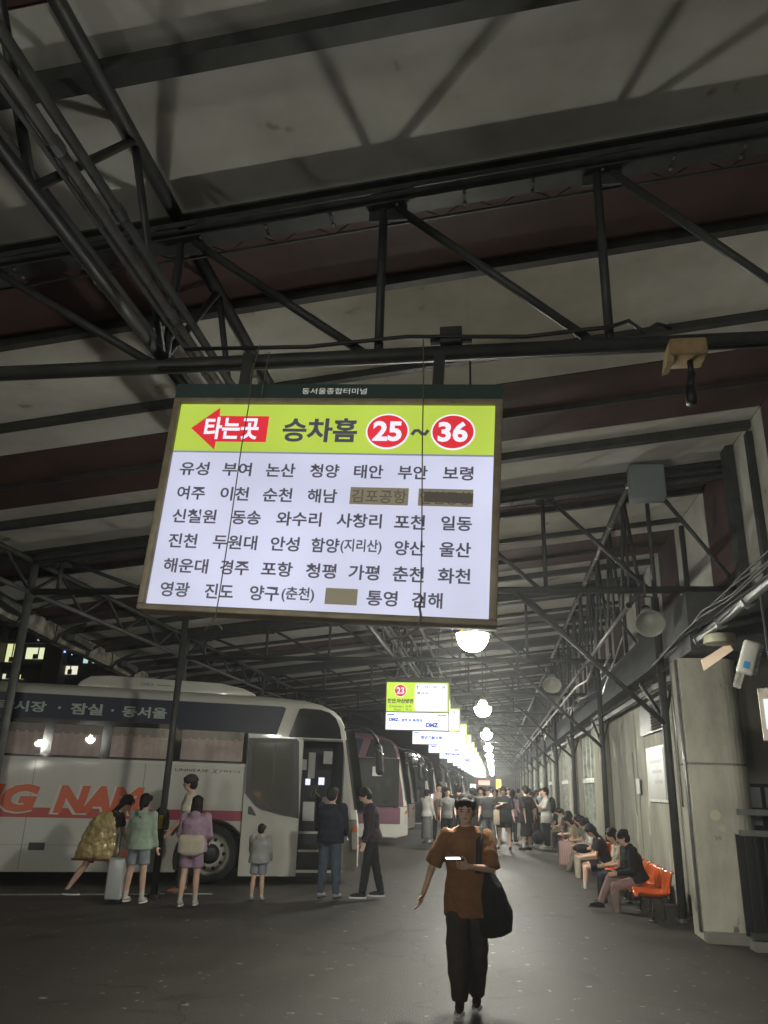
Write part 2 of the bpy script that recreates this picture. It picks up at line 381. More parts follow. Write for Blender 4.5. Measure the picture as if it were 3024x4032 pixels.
# roof gutter: torn pale fascia hanging at the outer roof edge with curved brackets
M['gutter'] = mat('peeling_gutter', (.5, .47, .38), .8, col2=(.16, .15, .13), scale=2.2, detail=9, bump=.4, bscale=9, contrast=(.42, .6))
gut = empty('roof_gutter', (0, 0, 0), label='long pale peeling gutter along the outer edge of the canopy', cat='gutter')
ys = [12+2.1*i for i in range(34)]
for i, (a, b_) in enumerate(zip(ys, ys[1:])):
    random.seed(40+i); b = MB()
    xa, xb = edge(a), edge(b_); za, zb = RZ(xa), RZ(xb); off = random.uniform(-.03, .03)
    pr = [(.0, -.02), (.0, -.34), (-.06, -.42), (-.36, -.4+off), (-.42, -.2), (-.42, 0)]
    vs = [(xa+u, a+.03, za+v_) for u, v_ in pr]+[(xb+u, b_-.03, zb+v_) for u, v_ in pr]
    b.add(vs, [(j, j+1, j+7, j+6) for j in range(5)]); o = b.obj('gutter_length', M['gutter'], gut)
    b = MB(); 
    b.path([(xa+.8, a, RZ(xa+.8)-.1), (xa+.45, a, za-.12), (xa+.1, a, za-.3), (xa+.03, a, za-.46), (xa-.2, a, za-.5), (xa-.45, a, za-.36)], .045, 6); b.obj('bracket', M['steel'], gut, smooth=True)
    if i % 2: MB().bar((xa+.25, a+.3, za-.28), (xb+.25, b_-.3, zb-.28), .2, .16).obj('fluorescent_batten', M['steel_lt'], gut)

# ---------------------------------------------------------------- concrete wall with windows
WX = 3.05
wall = empty('concrete_wall', (WX, 0, 0), label='weathered concrete side wall behind the benches with tall window bays', cat='wall')
def seg(y0, y1, z0=0, z1=3.75, x0=0, x1=.4, m='concrete', nm='wall_section'):
    return MB().bb(x0, x1, y0, y1, z0, z1).obj(nm, M[m], wall)
seg(12.3, 16.9); seg(16.92, 19.4); seg(19.42, 21.88)
for y in (14.1, 17.9, 20.2):   # shallow cast joints / patches, proud of the wall
    seg(y, y+.95, .0, 3.7, -.012, -.002, nm='render_patch')
seg(18.3, 19.2, 1.3, 2.6, -.028, -.014, nm='render_patch')
def window_bay(y0, y1):
    L_ = y1-y0
    seg(y0, y1, 0, .45); seg(y0, y1, 3.45, 3.75)
    wn = empty('window_bay', (0, y0, 0), parent=wall)
    nn = max(3, int(round(L_/.95))); st = L_/nn
    for i in range(nn):
        for z0, z1 in ((.45, 2.02), (2.14, 3.45)):
            MB().bb(.12, .14, i*st+.05, (i+1)*st-.05, z0+.03, z1-.03).obj('pane', M['glass'], wn)
    for i in range(nn+1):
        MB().bb(-.05, .2, i*st-.05, i*st+.05, .45, 3.45).obj('mullion', M['frame'], wn)
    for z in (2.08,): MB().bb(-.1, .1, 0, L_, z-.07, z+.07).obj('transom', M['frame'], wn)
    MB().bb(.02, .18, 0, L_, .45, .53).obj('sill', M['frame'], wn)
def pilaster(y0, y1): seg(y0, y1, 0, 3.75, -.22, .4, nm='pilaster')
y = 21.9
for i in range(9):
    pilaster(y, y+1.9 if i == 0 else y+1.5)
    a = y+(1.9 if i == 0 else 1.5); b_ = y+8.6
    m_ = a+ (b_-a)*.62
    window_bay(a, m_); seg(m_+.01, b_-.01)
    y += 8.62
# awning with ragged corrugated edge in front of the wall top
M['corr'] = mat('corrugated_sheet', (.3, .29, .25), .6, col2=(.16, .155, .14), scale=3, bump=.2)
aw = empty('wall_awning', (0, 0, 0), label='narrow corrugated awning with a ragged pale edge over the concrete wall', cat='awning')
for i in range(34):
    random.seed(70+i); y0 = 12.7+2.6*i; b = MB(); n = 26; vs = []; dz = random.uniform(-.03, .03)
    for j in range(n+1):
        yy = y0+2.58*j/n; c_ = .025*math.sin(j*PI/1.0+.0) + .02*(j % 2)
        vs += [(2.72+random.uniform(-.012, .012), yy, 3.6+c_+dz+random.uniform(-.012, .012)), (3.5, yy, 3.86+c_)]
    b.add(vs, [(2*j, 2*j+2, 2*j+3, 2*j+1) for j in range(n)]); b.obj('sheet', M['corr'], aw)
    MB().bar((2.8, y0, 3.5), (2.8, y0+2.58, 3.5), .05, .09).obj('edge_beam', M['steel'], aw)
# black box added to keep the gap dark, shelf of clutter between awning and clerestory
dk = empty('dark_gap_box', (0, 0, 0), label='black box added to darken the gap between the awning and the cladding wall', cat='duct')
for i in range(12): MB().bb(3.15, 3.95, 13.2+7.65*i, 13.2+7.65*i+7.6, 4.12, 4.86).obj('dark_gap_length', M['black'], dk)
for i in range(24):
    random.seed(i+300); y0 = 14+random.uniform(0, 60); L_ = random.uniform(2, 6)
    tag(MB().tube((2.55+random.uniform(0, .4), y0, 4.05+random.uniform(0, .7)), (2.6+random.uniform(0, .35), y0+L_, 4.1+random.uniform(0, .6)), random.uniform(.012, .03), n=6).obj('service_pipe', M['steel' if i % 3 else 'conduit'], smooth=True), 'thin service pipe in the dark clutter above the awning', 'pipe', 'service pipes above the awning')
# near column
col = empty('concrete_column', (2.66, 11.6, 0), label='big grey concrete column with a rounded side at the right, beside the last bench', cat='column')
def colshape(z0, z1, gx=0):
    pts = [(0+gx, 0+gx), (.52, 0+gx)]
    for i in range(0, 9):
        t = -PI/2+PI/2*i/8; pts.append((.52+(.33-gx)*math.cos(t), .33+(.33-gx)*math.sin(t)+0))
    pts += [(.85-gx, .6), (0+gx, .6)]
    return MB().prism(pts, 'z', z0, z1)
M['col_conc'] = mat('column_concrete', (.45, .43, .36), .85, col2=(.27, .255, .21), scale=1.6, detail=12, bump=.5, bscale=16, spec=.2, contrast=(.4, .68), stretch=(1, 1, .5), spots=(4.2, .66, (.13, .12, .1)))
colshape(0, 2.16).obj('column_drum', M['col_conc'], col); colshape(2.19, 3.62).obj('column_drum', M['col_conc'], col); colshape(2.15, 2.2, .015).obj('joint', M['concrete_dk'], col)
b = MB(); b.box((.3, -.06, .06), (.62, .18, .12)); b.obj('column_foot', M['concrete_dk'], col)
MB().tube((-.04, .03, .1), (-.04, .03, 3.6), .022, n=8).obj('downpipe', M['conduit'], col, smooth=True)
tag(MB().tube((2.62, 12.0, 1.6), (2.62, 12.0, 3.7), .012, n=8).obj('wall_conduit', M['conduit'], smooth=True), 'thin bright conduit running up the corner beside the grey column', 'pipe')
for (dx, dz, r_) in ((.28, 1.52, .07), (.36, 1.36, .05)):
    MB().tube((dx, -.004, dz), (dx, .01, dz), r_, n=9).obj('paint_scuff', mat('scuff', (.3+r_*2, .28+r_*2, .24+r_), .8), col)
tag(MB().bb(2.75, 3.9, 11.2, 12.6, 3.66, 4.5).obj('dark_casing', M['steel']), 'dark boxed casing sitting above the grey column under the cables', 'box')
# dark recess wall, notices and railing at the right edge
rw = MB(); rw.bb(3.46, 9, 12.75, 13.0, 0, 4.6); tag(rw.obj('grey_wall', mat('pale_grey_wall', (.5, .48, .41), .85, col2=(.4, .38, .32), scale=1)), 'plain dark grey wall behind the railing at the right edge', 'wall')
bd = empty('notice_rail', (3.5, 12.6, 0), label='dark board with pale notices behind the railing', cat='notice board')
MB().bb(-.05, 3, .02, .1, 1.0, 1.95).obj('backing', M['steel'], bd)
for i in range(7):
    MB().bb(.02+.4*i, .36+.4*i, -.005, .018, 1.62, 1.9).obj('notice', M['paper'], bd); MB().bb(.04+.4*i, .34+.4*i, -.005, .018, 1.38, 1.5).obj('notice', M['paper'], bd)
fr = empty('metal_railing', (3.1, 11.15, 0), label='tall black metal railing beside the grey column', cat='railing')
for z, hh in ((1.58, .07), (1.33, .07), (.16, .07)): MB().bb(0, 4, -.03, .03, z-hh/2, z+hh/2).obj('rail', M['steel_lt' if z > .5 else 'steel'], fr)
for i in range(34): MB().bb(.05+.115*i, .075+.115*i, -.012, .012, .19, 1.31).obj('bar', M['black'], fr)
MB().bb(-.0, 4, -.12, .12, 0, .1).obj('plinth', M['concrete_dk'], fr)
MB().bb(0, 4, .2, .22, .12, 1.3).obj('backing_sheet', M['black'], fr)
# posters, vent
po = empty('wall_poster', (WX, 15.7, 0), label='pale framed route poster on the concrete wall', cat='poster')
MB().bb(-.05, -.035, -.85, .85, 1.62, 2.6).obj('frame', M['frame'], po); MB().bb(-.06, -.051, -.8, .8, 1.67, 2.55).obj('sheet', mat('poster_print', (.3, .31, .33), .45, col2=(.26, .26, .18), scale=1.2), po)
for i in range(3): MB().bb(-.063, -.061, -.6, .5-.2*i, 2.3-.18*i, 2.36-.18*i).obj('print_line', mat('poster_grey', (.2, .21, .23), .5), po)
o = MB().bb(2.985, 3.0, 17.5, 17.85, 1.75, 2.05).obj('notice_paper', M['paper']); tag(o, 'small white notice taped to the wall left of the poster', 'notice')
vt = empty('wall_vent', (WX, 15.6, 0), label='dark louvred ventilation opening high on the concrete wall', cat='vent')
MB().bb(-.06, -.02, -1.15, 1.3, 2.85, 3.42).obj('frame', M['black'], vt)
for i in range(9): MB().box((-.08, -.55, 2.9+.055*i), (.05, 1.1, .02), Euler((0, rad(30), 0)).to_matrix()).obj('slat', M['steel'], vt)
# cross column right
tag(MB().bb(3.86, 3.99, 12.2, 12.5, 4.3, 7.2).obj('steel_stanchion', M['steel']), 'dark stanchion against the cladding wall at upper right', 'column')
# ---------------------------------------------------------------- lettering
_tc = {}
def text_mesh(s, w_, h_, m, bold=0.0, italic=0, depth=0.0):
    key = (s, round(w_, 3), round(h_ or 0, 3), m.name, bold, italic)
    if key in _tc: return _tc[key]
    c = bpy.data.curves.new('txt', 'FONT'); c.body = s; c.size = 1; c.offset = bold; c.resolution_u = 3; c.shear = italic
    o = bpy.data.objects.new('txt', c); COL.objects.link(o)
    dg = bpy.context.evaluated_depsgraph_get(); me = bpy.data.meshes.new_from_object(o.evaluated_get(dg))
    bpy.data.objects.remove(o); bpy.data.curves.remove(c)
    xs = [v_.co.x for v_ in me.vertices]; zs = [v_.co.y for v_ in me.vertices]
    if not xs: return me
    x0, x1, z0, z1 = min(xs), max(xs), min(zs), max(zs)
    sx = w_/(x1-x0); sz = (h_/(z1-z0)) if h_ else sx
    for v_ in me.vertices: v_.co = ((v_.co.x-(x0+x1)/2)*sx, 0, (v_.co.y-(z0+z1)/2)*sz)
    me.materials.clear(); me.materials.append(m); _tc[key] = me; return me
def text(s, x, y, z, w_, h_, m, parent, bold=.012, name='lettering', italic=0, rot=None):
    return link(name, text_mesh(s, w_, h_, m, bold, italic), parent, (x, y, z), rot)
def disc(x, z, rx, rz, y0, y1, n=40):
    return MB().prism([(x+rx*math.cos(2*PI*i/n), z+rz*math.sin(2*PI*i/n)) for i in range(n)], 'y', y0, y1)
def lit(name, col, st, k=.12, sc=1.3):
    m = mat(name, tuple(c*.5 for c in col), .18, coat=.0, spec=.6); t = m.node_tree; b = t.nodes['Principled BSDF']
    tc = t.nodes.new('ShaderNodeTexCoord'); nz = t.nodes.new('ShaderNodeTexNoise'); nz.inputs['Scale'].default_value = sc; nz.inputs['Detail'].default_value = 1
    t.links.new(tc.outputs['Object'], nz.inputs[0]); mr = t.nodes.new('ShaderNodeMapRange'); mr.inputs[1].default_value = .3; mr.inputs[2].default_value = .7
    mr.inputs[3].default_value = st*(1-k); mr.inputs[4].default_value = st*(1+k)
    t.links.new(nz.outputs['Fac'], mr.inputs[0]); t.links.new(mr.outputs[0], b.inputs['Emission Strength'])
    b.inputs['Emission Color'].default_value = (*col, 1); return m
M['s_white'] = lit('backlit_white', (.6, .62, .79), .76)
M['s_green'] = lit('backlit_green', (.47, .62, .08), .75)
M['s_red'] = lit('backlit_red', (.74, .035, .05), .72)
M['s_ink'] = mat('sign_ink', (.07, .065, .085), .35, emis=(.07, .065, .09), es=.6)
M['s_letter'] = emat('backlit_letter', (.86, .84, 1.0), .82)
M['s_frame'] = mat('aged_aluminium_frame', (.42, .36, .26), .5, col2=(.3, .25, .17), scale=6, metal=.2)
M['s_bar'] = mat('dark_green_bar', (.05, .09, .085), .35)
M['s_bartext'] = mat('bar_text_glow', (.6, .6, .56), .6, emis=(.5, .52, .48), es=.6)  # painted letters given a faint glow of their own to stay readable
M['tape'] = mat('brown_tape', (.3, .26, .17), .7, emis=(.3, .27, .2), es=.35)
M['wire'] = mat('dirty_wire', (.2, .18, .14), .6)
sg = empty('destination_sign', (-1.166, 5.0, 3.64), 0, 'large lit destination sign with green header, red arrow and rows of place names', 'sign')
sg.rotation_euler = (0, rad(2.632), 0)
b = MB()
b.bb(-1.24, 1.24, -.03, .16, .778, .822); b.bb(-1.24, 1.24, -.03, .16, -.822, -.778); b.bb(-1.24, -1.187, -.032, .158, -.778, .778); b.bb(1.187, 1.24, -.032, .158, -.778, .778)
bevel(b.obj('frame', M['s_frame'], sg), .006)
MB().bb(-1.23, 1.23, .1, .15, -.8, .8).obj('back_plate', M['s_frame'], sg)
MB().bb(-1.24, 1.24, -.02, .14, .826, .94).obj('header_bar', M['s_bar'], sg)
MB().bb(-1.186, 1.186, .0, .02, -.777, .378).obj('face', M['s_white'], sg)
MB().bb(-1.186, 1.186, -.001, .02, .392, .777).obj('green_face', M['s_green'], sg)
MB().bb(-1.186, 1.186, -.003, .02, .379, .391).obj('divider', mat('divider_grey', (.2, .2, .28), .4, emis=(.25, .25, .38), es=.6), sg)
MB().prism([(-1.075, .575), (-.872, .746), (-.866, .678), (-.48, .678), (-.48, .468), (-.866, .468), (-.868, .402)], 'y', -.006, -.002).obj('arrow', M['s_red'], sg)
text('타는곳', -.757, -.009, .576, .42, .182, M['s_letter'], sg, .03)
text('승차홈', -.082, -.006, .57, .56, .195, M['s_ink'], sg, .03)
for cx, s_ in ((.42, '25'), (.893, '36')):
    disc(cx, .566, .158, .14, -.005, -.001).obj('number_ring', M['s_letter'], sg); disc(cx, .566, .147, .128, -.008, -.004).obj('number_disc', M['s_red'], sg)
    text(s_, cx, -.011, .565, .212, .16, M['s_letter'], sg, .035)
b = MB(); b.path([(.6, -.007, .54), (.62, -.007, .572), (.645, -.007, .573), (.67, -.007, .548), (.695, -.007, .545), (.715, -.007, .575)], .0125, 6); b.obj('tilde', M['s_ink'], sg)
rows = [
 (.248, [('유성', -1.108, -.882), ('부여', -.778, -.558), ('논산', -.448, -.23), ('청양', -.12, .094), ('태안', .202, .413), ('부안', .519, .729), ('보령', .838, 1.05)]),
 (.056, [('여주', -1.097, -.883), ('이천', -.767, -.553), ('순천', -.446, -.23), ('해남', -.117, .097)]),
 (-.122, [('신철원', -1.102, -.771), ('동송', -.654, -.439), ('와수리', -.324, .002), ('사창리', .112, .431), ('포천', .519, .733), ('일동', .843, 1.054)]),
 (-.309, [('진천', -1.1, -.885), ('두원대', -.767, -.442), ('안성', -.344, -.136), ('함양', -.051, .148), ('(지리산)', .157, .445), ('양산', .533, .741), ('울산', .842, 1.054)]),
 (-.493, [('해운대', -1.104, -.775), ('경주', -.687, -.476), ('포항', -.386, -.163), ('청평', -.069, .144), ('가평', .231, .443), ('춘천', .535, .747), ('화천', .84, 1.057)]),
 (-.666, [('영광', -1.098, -.883), ('진도', -.771, -.564), ('양구', -.447, -.238), ('(춘천)', -.22, .009), ('통영', .37, .579), ('김해', .674, .88)])]
for z, ws in rows:
    for s_, a, b_ in ws: text(s_, (a+b_)/2, -.004, z, b_-a, .106, M['s_ink'], sg, .022)
for s_, a, b_, dk_ in (('김포공항', .19, .605, .0), ('인천공항', .675, 1.055, 1)):
    MB().bb(a, b_, -.005, -.002, .0, .128).obj('cover_tape', M['tape'], sg)
    text(s_, (a+b_)/2, -.007, .062, (b_-a)*.94, .1, mat('faded_ink', (.12, .1, .07), .7, emis=(.15, .13, .1), es=.4), sg, .01)
    if dk_: MB().box((.885, -.0095, .063), (.34, .002, .075), Euler((0, rad(1), 0)).to_matrix()).obj('cover_tape', mat('dark_tape', (.1, .08, .06), .6, emis=(.12, .11, .09), es=.3), sg)
MB().bb(.085, .306, -.005, -.002, -.722, -.61).obj('cover_tape', M['tape'], sg)
text('동서울종합터미널', 0, -.022, .882, .49, .05, M['s_bartext'], sg, .0)
for x in (-.73, .76):
    MB().bb(x-.04, x+.04, .03, .09, .94, 1.24).obj('hanger', M['steel'], sg)
def cord(pts, lab, r=.0045):
    tag(MB().path(pts, r, 6).obj('cord', M['wire'], smooth=True), lab, 'cord')
cord([(-1.704, 4.9, 4.9), (-1.753, 4.9, 4.632), (-1.744, 4.9, 4.432), (-1.771, 4.9, 4.05), (-1.797, 4.9, 3.416), (-1.824, 4.9, 2.943), (-1.834, 4.9, 2.797), (-1.90, 4.9, 2.71)], 'left cord hanging in front of the large sign, knotted below it')
cord([(-1.834, 4.9, 2.8), (-1.86, 4.9, 2.78), (-1.80, 4.9, 2.75), (-1.78, 4.9, 2.72)], 'loose end of the left cord under the sign', .006)
cord([(-.462, 4.9, 4.88), (-.455, 4.9, 4.572), (-.457, 4.9, 4.063), (-.452, 4.9, 3.364), (-.454, 4.9, 2.941), (-.456, 4.9, 2.8), (-.47, 4.9, 2.75)], 'right cord hanging in front of the large sign')
cord([(-.456, 4.9, 2.95), (-.44, 4.89, 2.93), (-.463, 4.89, 2.88), (-.45, 4.89, 2.82), (-.46, 4.89, 2.74), (-.55, 4.9, 2.68), (-.66, 4.9, 2.66)], 'twisted tail of the right cord below the sign', .008)
cord([(-1.64, 4.95, 4.86), (-1.66, 4.95, 4.7), (-1.67, 4.95, 4.5)], 'short dark wire beside the left sign hanger', .004)
tag(MB().path([(-2.6, 5.1, 4.86), (-1, 5.12, 4.83), (1.0, 5.12, 4.84), (2.7, 5.15, 4.9)], .01, 6).obj('cable', M['cable'], smooth=True), 'thin cable stretched just under the first truss chord', 'cable')
tag(MB().path([(-2.4, 5.1, 5.02), (-1.4, 5.12, 5.0), (-.6, 5.1, 5.035), (.3, 5.12, 5.0), (.9, 5.08, 5.02), (1.05, 5.1, 5.08), (1.15, 5.1, 4.98), (1.25, 5.1, 5.04), (1.35, 5.1, 5.0)], .016, 6).obj('cable', M['cable'], smooth=True), 'black cable lying along the top of the first truss chord with loose loops', 'cable')
jb = empty('junction_box', (-.27, 5.16, 5.0), label='small dark junction box clamped on the truss chord above the sign', cat='box')
bevel(MB().bb(-.085, .085, -.05, .07, -.02, .12).obj('case', M['steel'], jb), .008); MB().bb(-.16, .16, -.02, .02, -.0, .03).obj('bracket', M['steel'], jb)
# platform lightboxes
M['p_white'] = lit('platform_white', (.93, .95, 1.0), 1.05)
M['p_green'] = lit('platform_green', (.5, .7, .06), .95)
M['p_red'] = emat('platform_red', (.7, .02, .04), .85)
M['p_ink'] = mat('platform_ink', (.03, .05, .03), .4, emis=(.03, .05, .02), es=1)
M['p_blue'] = mat('platform_blue', (.02, .05, .3), .4, emis=(.01, .05, .4), es=.8)
M['p_grey'] = mat('platform_grey', (.2, .2, .2), .4, emis=(.3, .32, .35), es=1)
M['p_frame'] = mat('platform_frame', (.08, .085, .085), .4)
places = ['천안.아산방면']
eng = [('Cheonan', 'Asan')]
numw = ['twenty-three', 'twenty-two', 'twenty-one', 'twenty', 'nineteen', 'eighteen', 'seventeen', 'sixteen', 'fifteen', 'fourteen', 'thirteen', 'twelve', 'eleven', 'ten', 'nine']
for k in range(15):
    n = 23-k; r = empty('platform_sign', (-1.435, 15.1+5.2*k, 0), label='lit platform sign with red disc %s, %s in the overhead row' % (numw[k], words[k]), cat='sign', group='lit platform signs in a row')
    b = MB(); b.bb(-.63, .63, -.03, .12, 3.66, 3.75); b.bb(-.62, -.6, -.02, .1, 2.77, 3.66); b.bb(.6, .62, -.02, .1, 2.77, 3.66); b.bb(-.6, .6, -.02, .1, 3.09, 3.105); b.bb(-.62, .62, -.02, .1, 2.755, 2.77); b.obj('frame', M['p_frame'], r)
    MB().bb(-.6, .6, .01, .09, 3.106, 3.66).obj('green_face', M['p_green'], r); MB().bb(-.6, .6, .01, .09, 2.772, 3.088).obj('advert_face', M['p_white'], r)
    MB().bb(-.6, .6, .091, .1, 2.78, 3.66).obj('rear_glow_face', M['p_white'], r)  # unseen glowing back, added to light the ceiling beyond the signs
    for x in (-.4, .4): MB().tube((x, .04, 3.75), (x, .04, 6.6), .012, n=6).obj('hanger', M['steel'], r)
    pts = []; x0, x1, z0, z1, rr = -.05, .57, 3.13, 3.63, .04
    for cx, cz, a in ((x1-rr, z0+rr, -90), (x1-rr, z1-rr, 0), (x0+rr, z1-rr, 90), (x0+rr, z0+rr, 180)):
        for i in range(5): pts.append((cx+rr*math.cos(rad(a+22.5*i)), cz+rr*math.sin(rad(a+22.5*i))))
    MB().prism(pts, 'y', .002, .008).obj('white_panel', M['p_white'], r)
    disc(-.33, 3.5, .118, .118, .0, .007).obj('number_ring', M['s_letter'], r); disc(-.33, 3.5, .108, .108, -.004, .001).obj('number_disc', M['p_red'], r)
    text(str(n), -.33, -.007, 3.5, .15 if n > 9 else .08, .13, M['s_letter'], r, .03)
    if k == 0: text(places[k], -.33, .004, 3.305, .5, .085, M['p_ink'], r, .045)
    if k == 0:
        text(eng[k][0], -.42, .004, 3.205, .25, .045, M['p_ink'], r, .0); text(eng[k][1], -.38, .004, 3.145, .14, .045, M['p_ink'], r, .0)
        MB().bb(-.272, -.268, .002, .006, 3.12, 3.23).obj('rule', M['p_ink'], r)
        text('天安', -.17, .004, 3.205, .12, .05, M['p_ink'], r, 0); text('牙山', -.17, .004, 3.145, .12, .05, M['p_ink'], r, 0)
        for i, ch in enumerate('천안아산'): text(ch, .01+.165*i, -.002, 3.57, .07, .07, M['p_ink'], r, .03)
        text('봉강교', .1, -.002, 3.46, .22, .065, M['p_ink'], r, .03)
    if k == 1:
        for i, ch in enumerate('명대'): text(ch, .33+.12*i, -.002, 3.57, .08, .08, M['p_ink'], r, .03)
    if k % 2 == 0:
        text('DMZ,', -.44, .004, 2.95, .2, .08, M['p_blue'], r, .06); text('평화와 축제의', -.1, .004, 2.945, .4, .06, M['p_blue'], r, .04); text('공간으로', -.42, .004, 2.865, .22, .05, M['p_blue'], r, .01)
        text("Let's", .26, .004, 2.945, .13, .05, M['p_blue'], r, .01); text('DMZ', .29, .004, 2.865, .24, .085, M['p_blue'], r, .07)
    else: text('청년기본소득', -.12, .004, 2.93, .55, .09, M['p_blue'], r, .05); text('2.0', .38, .004, 2.94, .12, .07, M['p_blue'], r, .01)
    if k < 3:
        MB().bb(-.58, -.44, .002, .007, 3.04, 3.06).obj('logo_strip', M['p_blue'], r)
        for i, c_ in enumerate(((.8, .1, .1), (.9, .5, .05), (.2, .5, .1), (.1, .2, .7))): MB().bb(.4+.04*i, .438+.04*i, .002, .007, 3.035, 3.06).obj('logo_strip', emat('strip%d' % i, c_, .6), r)
# globe lamps
M['globe'] = emat('lamp_globe', (1.0, .985, .87), 500, False)
M['cap_uplight'] = mat('lamp_cap_uplight', (.3, .27, .12), .4, emis=(.92, .9, .7), es=90)  # glow on top of the lamp, made strong to light the ceiling
M['amber'] = mat('amber_glass', (.4, .3, .05), .3, emis=(1, .82, .06), es=2.2)
M['lamprim'] = mat('lamp_rim', (.12, .11, .08), .4, metal=.4)
def lamp(y, lab, x=-.2):
    r = empty('hanging_lamp', (x, y, 0), label=lab, cat='lamp', group='hanging globe lamps down the middle')
    rings = [((0, 0, 3.315-.185*math.sin(t)), .166*math.cos(t)**.8+.001, .166*math.cos(t)**.8+.001, (1, 0, 0), (0, 1, 0)) for t in [PI/2*i/9 for i in range(0, 10)]]
    MB().loft(rings, 24).obj('globe', M['globe'], r, smooth=True)
    rings = [((0, 0, z), a, a, (1, 0, 0), (0, 1, 0)) for z, a in ((3.31, .174), (3.325, .178), (3.33, .165))]
    MB().loft(rings, 24).obj('rim', M['lamprim'], r, smooth=True)
    rings = [((0, 0, z), a, a, (1, 0, 0), (0, 1, 0)) for z, a in ((3.375, .085), (3.4, .08), (3.43, .06), (3.44, .05))]
    MB().loft(rings, 20).obj('cap_uplight_glass', M['cap_uplight'], r, smooth=True)
    rings = [((0, 0, z), a, a, (1, 0, 0), (0, 1, 0)) for z, a in ((3.331, .16), (3.35, .12), (3.374, .09))]
    MB().loft(rings, 24).obj('amber_glass', M['amber'], r, smooth=True)
    rings = [((0, 0, z), a, a, (1, 0, 0), (0, 1, 0)) for z, a in ((3.44, .055), (3.5, .06), (3.56, .04), (3.6, .02))]
    MB().loft(rings, 16).obj('holder', M['lamprim'], r, smooth=True)
    MB().tube((0, 0, 3.58), (0, 0, 6.7), .012, n=6).obj('stem', M['steel'], r)
for k in range(12):
    lamp(8.2+8.0*k, 'bright globe lamp hanging just behind the lower right corner of the large sign' if k == 0 else 'bright hanging globe lamp, %s in the row down the walkway' % words[k])
for k in (2, 3, 4): lamp(8.2-8.0*k, 'hanging globe lamp behind the viewer, %s' % {2: 'nearest one', 3: 'middle one', 4: 'farthest one'}[k])
for k in range(2): lamp(-4-8*k, 'hanging globe lamp over the bays behind the viewer, %s' % ('nearer' if k == 0 else 'farther'), -6.2)  # unseen lamps added to soften ceiling shadows and fill the coach side
# horn loudspeaker under second truss
hn = empty('horn_speaker', (2.45, 12.5, 4.75), label='grey horn loudspeaker hanging from the second truss', cat='loudspeaker')
d_ = V((-.05, -.75, -.55)).normalized(); x_, y_, _z = basis(d_)
pr = [(.0, .1), (.05, .1), (.1, .08), (.12, .06), (.2, .09), (.3, .15), (.38, .215), (.4, .23), (.405, .225), (.38, .2), (.25, .11), (.15, .05)]
c0 = V((0, 0, -.28))
MB().loft([(c0+d_*a, r_, r_, x_, y_) for a, r_ in pr], 28).obj('horn', M['steel_lt'] if 0 else mat('horn_grey', (.3, .3, .26), .35, col2=(.22, .22, .19), scale=4), hn, smooth=True)
MB().tube(c0-d_*.12, c0+d_*.02, .085, .1, 16).obj('driver', M['steel'], hn, smooth=True)
b = MB(); b.path([(-.12, -.08, -.4), (-.12, 0, -.2), (-.1, 0, -.02), (.1, 0, -.02), (.12, 0, -.2), (.12, -.08, -.4)], .014, 6); b.obj('bracket', M['steel'], hn)
MB().tube((0, 0, -.02), (0, 0, .2), .018, n=8).obj('stem', M['steel'], hn)
MB().tube((0, 0, 0), (0, .001, 0), .01); 
hn2 = copy_tree(hn); hn2.location = (1.5, 20.2, 4.75); hn2['label'] = 'farther horn loudspeaker hanging from the third truss'
# grey cabinet on truss
gb = empty('cable_cabinet', (2.62, 12.5, 6.67), label='square grey steel cabinet on the second truss at the end of the bright pipe', cat='cabinet')
bevel(MB().bb(-.28, .28, -.16, .14, -.3, .3).obj('case', mat('cabinet_grey', (.2, .23, .24), .6), gb), .012); MB().bb(-.25, .25, -.168, -.162, -.27, .27).obj('door', mat('cabinet_door', (.21, .245, .25), .6), gb)
# surveillance camera wrapped
cc = empty('ceiling_camera', (1.43, 5.1, 4.86), label='camera with a yellowed cover hanging below the first truss at right', cat='camera')
bevel(MB().bb(-.13, .13, -.1, .12, -.14, 0).obj('cover', mat('yellowed_cover', (.42, .3, .15), .7, col2=(.3, .2, .1), scale=9), cc), .02)
MB().prism([(-.16, -.2), (-.13, -.02), (-.1, -.02), (-.11, -.18)], 'y', -.08, .1).obj('torn_flap', mat('yellowed_flap', (.4, .3, .16), .7), cc)
b = MB(); b.tube((.02, 0, -.14), (.02, 0, -.26), .022); b.tube((.02, 0, -.24), (0, -.01, -.38), .03); b.obj('stem', M['black'], cc, smooth=True)
MB().tube((0, -.01, -.36), (-.01, -.03, -.5), .042, .036, 14).obj('lens_body', M['black'], cc, smooth=True)
# devices at right edge
fx = mat('casing_white', (.55, .55, .5), .45, col2=(.42, .42, .37), scale=3)
wb = empty('wireless_unit', (2.64, 8.45, 3.13), rad(0), 'white outdoor wireless box with a blue sticker at the right edge', 'device')
Mx = Euler((0, rad(20), rad(-12))).to_matrix()
b = MB(); b.box((0, 0, 0), (.17, .11, .35), Mx); bevel(b.obj('case', fx, wb), .03, 3)
b = MB(); b.box(Mx @ V((-.005, -.057, -.09)), (.055, .004, .07), Mx); b.obj('sticker', mat('blue_sticker', (.03, .25, .55), .5), wb)
b = MB()
for i in range(12): b.box(Mx @ V((.09, .0, -.15+.027*i)), (.03, .09, .012), Mx)
b.obj('heat_fins', M['steel_lt'], wb)
b = MB(); b.box((-.07, .09, -.14), (.07, .06, .33), Mx)
for i in range(12): b.box(V((-.07, .09, -.14))+Mx @ V((-.03, -.03, -.14+.025*i)), (.03, .03, .01), Mx)
o = b.obj('antenna_panel', fx, wb)
dcs = empty('round_housing', (2.5, 8.9, 3.4), label='flat round beige housing clamped to the wrapped pipe at right edge', cat='device')
